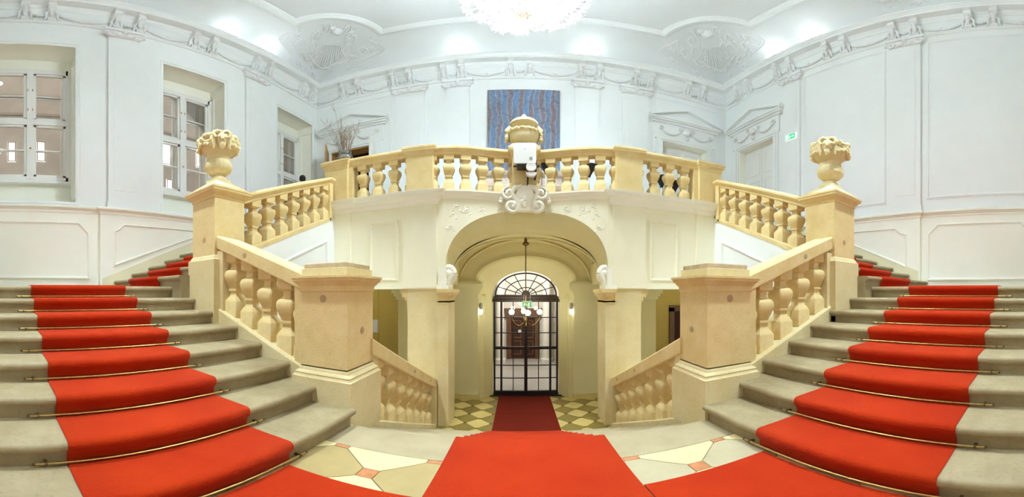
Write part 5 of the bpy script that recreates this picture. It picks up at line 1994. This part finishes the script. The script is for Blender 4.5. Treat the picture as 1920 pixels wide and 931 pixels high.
# exit sign on the right wall pilaster
es = empty('exit_sign', (XR - .10, 5.98, 5.70), 'green and white emergency exit sign with running figure and arrow on the right wall pilaster', 'sign')
MB().box(-.02, .02, -.19, .19, -.10, .10).build('panel', M['sign_white'], es)
MB().box(-.026, -.02, .0 - .16, .17, -.085, .085).build('green_field', M['sign_green'], es)
sw = MB()
P2 = lambda a, b, h: (-.030 + h, a, b)
sw.prism([(-.13, .0), (-.09, .045), (-.09, .018), (-.03, .018), (-.03, -.018), (-.09, -.018), (-.09, -.045)], 0, .005, P2)      # arrow
sw2 = MB()
sw2.prism([(.09, -.075), (.155, -.075), (.155, .075), (.09, .075)], 0, .003, P2)                                                  # doorway
sw.build('arrow_mark', M['sign_white'], es)
sw2.build('doorway_mark', M['sign_white'], es)
fg = MB()
fg.blob((-.030, .055, .052), .016, 10, 8)
for pl in ([(.05, .035), (.03, .0), (.035, -.02)], [(.05, .03), (.085, .015), (.10, .03)], [(.048, .03), (.02, .02), (.01, -.005)], [(.035, -.02), (.065, -.035), (.06, -.07)], [(.033, -.02), (.015, -.045), (-.012, -.05)]):
    fg.tube([(-.030, a, b) for a, b in pl], .009, 6)
fg.build('running_figure', M['sign_white'], es, smooth=60)
# arrow on the hanging green sign
gm = MB()
gm.prism([(-.075, .0), (-.045, .03), (-.045, .012), (-.005, .012), (-.005, -.012), (-.045, -.012), (-.045, -.03)], -.018, -.0155, lambda a, b, h: (a, h, b))
gm.blob((.04, -.0165, .03), .011, 8, 6)
for pl in ([(.038, .02), (.028, -.005)], [(.038, .018), (.06, .01)], [(.028, -.005), (.048, -.02), (.044, -.042)], [(.028, -.005), (.012, -.03)]):
    gm.tube([(a, -.0165, b) for a, b in pl], .006, 5)
gm.build('running_figure_mark', M['sign_white'], sg)

# ================================================================== LIGHTS ON THE CORNICE
def spot_trio(name, x, y, along, inward, label, energy, vis=True):
    e = empty('spotlight_bar', (x, y, ZC1 + .24), label, 'spotlight', 'white spotlight bars on the cornice')
    ax = Vector(along)
    iw = Vector(inward)
    b = MB()
    b.tube([ax * -.36 + Vector((0, 0, .02)), ax * .36 + Vector((0, 0, .02))], .018, 6)
    b.build('rail', M['plastic'], e)
    for k in (-1, 0, 1):
        c = ax * (.28 * k)
        h = MB()
        h.tube([c + Vector((0, 0, .02)), c + Vector((0, 0, .10))], .012, 6)
        h.tube([c + Vector((0, 0, .09)) - iw * .03, c + Vector((0, 0, .17)) + iw * .07], .045, 12)
        ho = h.build('lamp_head', M['plastic'], e, smooth=40)
        f = MB()
        p = c + Vector((0, 0, .175)) + iw * .074
        f.blob(p, .034, 10, 6)
        f.build('bulb', M['bulb'], ho, smooth=60)
    lamp('uplight', 'POINT', (x + iw.x * .16, y + iw.y * .16, ZC1 + .50), energy, COOL, .08)


spot_trio('a', XL + .22, 5.08, (0, 1, 0), (1, 0, 0), 'bar of three white spotlights on the cornice above the second window', UPLIGHT)
spot_trio('b', XL + .22, 6.42, (0, 1, 0), (1, 0, 0), 'bar of three white spotlights on the left cornice nearer the corner', UPLIGHT)
spot_trio('c', XR - .22, 5.15, (0, 1, 0), (-1, 0, 0), 'bar of three white spotlights on the cornice above the right wall panel', UPLIGHT)
spot_trio('d', XR - .22, 6.44, (0, 1, 0), (-1, 0, 0), 'bar of three white spotlights on the right cornice nearer the corner', UPLIGHT)
spot_trio('e', -1.60, YB - .22, (1, 0, 0), (0, -1, 0), 'bar of three white spotlights on the rear cornice left of the painting', UPLIGHT)
spot_trio('f', 1.95, YB - .22, (1, 0, 0), (0, -1, 0), 'bar of three white spotlights on the rear cornice right of the painting', UPLIGHT)

# added unseen fill spotlights behind the camera, brightening the stair and newel fronts
for k, (x, tx, ty, tz, lb) in enumerate(((-3.2, -3.2, 2.0, .8, 'added bar of three white fill spotlights on the cornice behind the viewer, window side'), (3.4, 3.4, 2.0, .8, 'added bar of three white fill spotlights on the cornice behind the viewer, exit sign side'))):
    spot_trio('g', x, YF + .22, (1, 0, 0), (0, 1, 0), lb, UPLIGHT)
    p = Vector((x, YF + .45, ZC1 + .42))
    q = (Vector((tx, ty, tz)) - p).to_track_quat('-Z', 'Y').to_euler()
    lamp('spot', 'SPOT', p, FRONT_FILL, COOL, .25, rot=q, spot=math.radians(54))

# ================================================================== CRYSTAL CHANDELIER
CZ = 6.70
ch = empty('chandelier', (.10, 4.4, CZ), 'big starburst crystal chandelier glowing white under the ceiling', 'chandelier')
MB().tube([(0, 0, .2), (0, 0, ZCE - CZ + .03)], .016, 8).build('rod', M['gold'], ch, smooth=60)
MB().lathe([(.03, -.14), (.10, -.12), (.13, -.06), (.13, .06), (.10, .12), (.03, .16)], n=20).build('hub', M['gold'], ch, smooth=40)
MB().lathe([(.03, -.64), (.085, -.62), (.10, -.60), (.085, -.575), (.03, -.56)], n=18).build('lower_ring', M['gold'], ch, smooth=40)
MB().tube([(0, 0, -.56), (0, 0, -.12)], .010, 8).build('lower_stem', M['gold'], ch, smooth=60)


def floret_mesh():
    m = MB()
    n = 11
    for k in range(n):
        a = 2 * pi * k / n
        L = .105 + .02 * ((k * 7) % 3)
        h = .045 + .02 * (k % 2)
        d = Vector((cos(a), sin(a), 0))
        tn = Vector((-sin(a), cos(a), 0))
        z = Vector((0, 0, 1))
        c0 = d * .012
        mid = d * L * .6 + z * h * .5
        tip = d * L + z * h
        m.add([c0, mid + tn * .017, tip, mid - tn * .017, mid + z * .012], [(0, 1, 4), (1, 2, 4), (2, 3, 4), (3, 0, 4)])
    m.add([Vector((.014, 0, .03)), Vector((0, .014, .03)), Vector((-.014, 0, .03)), Vector((0, -.014, .03)), Vector((0, 0, .09)), Vector((0, 0, 0))], [(0, 1, 4), (1, 2, 4), (2, 3, 4), (3, 0, 4), (1, 0, 5), (2, 1, 5), (3, 2, 5), (0, 3, 5)])
    return m.mesh('crystal_floret', M['crystal'])


FM = floret_mesh()
NF = 210
arms = MB()
rnd = random.Random(3)
ga = pi * (3 - sqrt(5))
for k in range(NF):
    z = 1 - 2 * (k + .5) / NF
    r = sqrt(1 - z * z)
    d = Vector((r * cos(ga * k), r * sin(ga * k), z))
    if z > .93: continue
    rad = rnd.choice((.82, .88, .76, .68))
    p = Vector((d.x * rad, d.y * rad, d.z * rad * .78))
    arms.tube([d * .11, p], .009, 4)
    o = inst('crystal_floret', FM, p, ch, scale=(1.0 + .25 * rnd.random(),) * 3)
    o.rotation_euler = p.to_track_quat('Z', 'Y').to_euler()
arms.build('arm_spray', M['plastic_grey'], ch, kind='stuff')
lamp('chandelier_light', 'POINT', (.10, 4.4, CZ - .1), CHANDELIER_LAMP, COOL, .45)

# ================================================================== PERSON on the upper left stairs
pe = empty('person', (-5.62, 7.25, ZG), 'person with dark hair in white shirt and jeans at the top of the upper stairs', 'person', rz=3.81)


def skin(name, verts, edges, radii, m, parent, sub=2, root=0):
    me = bpy.data.meshes.new(name)
    me.from_pydata(verts, edges, [])
    o = bpy.data.objects.new(name, me)
    link(o, parent)
    md = o.modifiers.new('skin', 'SKIN')
    md.use_smooth_shade = True
    for i, r in enumerate(radii):
        me.skin_vertices[0].data[i].radius = (r, r) if not isinstance(r, tuple) else r
        me.skin_vertices[0].data[i].use_root = (i == root)
    o.modifiers.new('sub', 'SUBSURF').levels = sub
    o.modifiers['sub'].render_levels = sub
    me.materials.append(m)
    return o


pe.scale = (.92, .92, .92)
bv = [(0, 0, .93), (0, 0, 1.12), (0, .01, 1.32), (0, .015, 1.44), (0, .0, 1.53), (0, -.015, 1.63), (0, -.01, 1.70)]
be = [(0, 1), (1, 2), (2, 3), (3, 4), (4, 5), (5, 6)]
br = [(.15, .11), (.13, .10), (.16, .11), (.10, .08), .055, (.075, .095), (.055, .07)]


def limb(start, pts, rad):
    k = start
    for p, r in zip(pts, rad):
        bv.append(p); br.append(r)
        be.append((k, len(bv) - 1)); k = len(bv) - 1
    return k


for s in (-1, 1):
    limb(0, [(s * .10, 0, .86), (s * .11, -.02, .50), (s * .115, .01, .10), (s * .12, -.10, .045)], [.085, .058, .042, .035])
    wri = limb(2, [(s * .19, .01, 1.40), (s * .25, .02, 1.13), (s * .24, -.12, .90)], [.055, .042, .030])
    pal = limb(wri, [(s * .24, -.15, .84)], [(.038, .02)])
    for q in range(4):
        limb(pal, [(s * .24 + (q - 1.5) * .018, -.165, .79), (s * .24 + (q - 1.5) * .018, -.17, .755 - .008 * (q in (1, 2)))], [.009, .007])
    limb(wri, [(s * .20, -.16, .85), (s * .19, -.175, .81)], [.011, .008])
body = skin('body', bv, be, br, M['skin'], pe)
sv = [(0, 0, .90), (0, 0, 1.12), (0, .01, 1.32), (0, .015, 1.43)]
se = [(0, 1), (1, 2), (2, 3)]
sr = [(.165, .125), (.15, .12), (.18, .13), (.11, .09)]
for s in (-1, 1):
    k = len(sv)
    sv += [(s * .19, .01, 1.40), (s * .235, .015, 1.22)]
    sr += [.07, .062]
    se += [(2, k), (k, k + 1)]
skin('shirt', sv, se, sr, M['shirt'], pe)
jv = [(0, 0, .95), (0, 0, .86)]
je = [(0, 1)]
jr = [(.16, .12), (.155, .12)]
for s in (-1, 1):
    k = len(jv)
    jv += [(s * .10, 0, .80), (s * .11, -.02, .50), (s * .115, .01, .09)]
    jr += [.098, .073, .06]
    je += [(1, k), (k, k + 1), (k + 1, k + 2)]
skin('jeans', jv, je, jr, M['denim'], pe)
hm = MB()
hm.blob((0, .015, 1.685), .118, 18, 12, .08, 2, (.86, 1.0, .98))
hm.build('hair', M['hair'], pe, smooth=80)
MB().blob((0, -.115, 1.63), .018, 8, 6, 0, 0, (.8, 1, 1.3)).build('nose', M['skin'], pe, smooth=80)
MB().blob((0, -.105, 1.585), .022, 8, 6, 0, 0, (1.2, .5, .35)).build('mouth', M['tile_red'], pe, smooth=80)
for s in (-1, 1):
    MB().blob((s * .085, .0, 1.63), .025, 8, 6, 0, 0, (.4, .8, 1.2)).build('ear', M['skin'], pe, smooth=80)
    MB().blob((s * .032, -.098, 1.655), .012, 8, 6, 0, 0, (1.2, .6, .8)).build('eye', M['hair'], pe, smooth=80)
for s in (-1, 1):
    MB().blob((s * .12, -.06, .04), .06, 12, 8, 0, 0, (.8, 1.9, .75)).build('shoe', M['bag'], pe, smooth=80)
st_ = MB().tube([(-.17, -.10, 1.05), (-.10, -.15, 1.28), (.06, -.12, 1.46), (.14, .03, 1.46), (.08, .15, 1.30)], .022, 6, flat=.4)
st_.build('bag_strap', M['teal'], pe, smooth=60)
bgm = MB()
bgm.sq(0, 0, [(.13, .05, 0), (.16, .07, .05), (.16, .07, .26), (.12, .05, .32)])
bg = bgm.build('shoulder_bag', M['bag'], None, smooth=40)
bg.location = (-5.95, 7.10, ZG + .75)
tag(bg, 'black shoulder bag at the hip of the person on the upper stairs', 'bag')
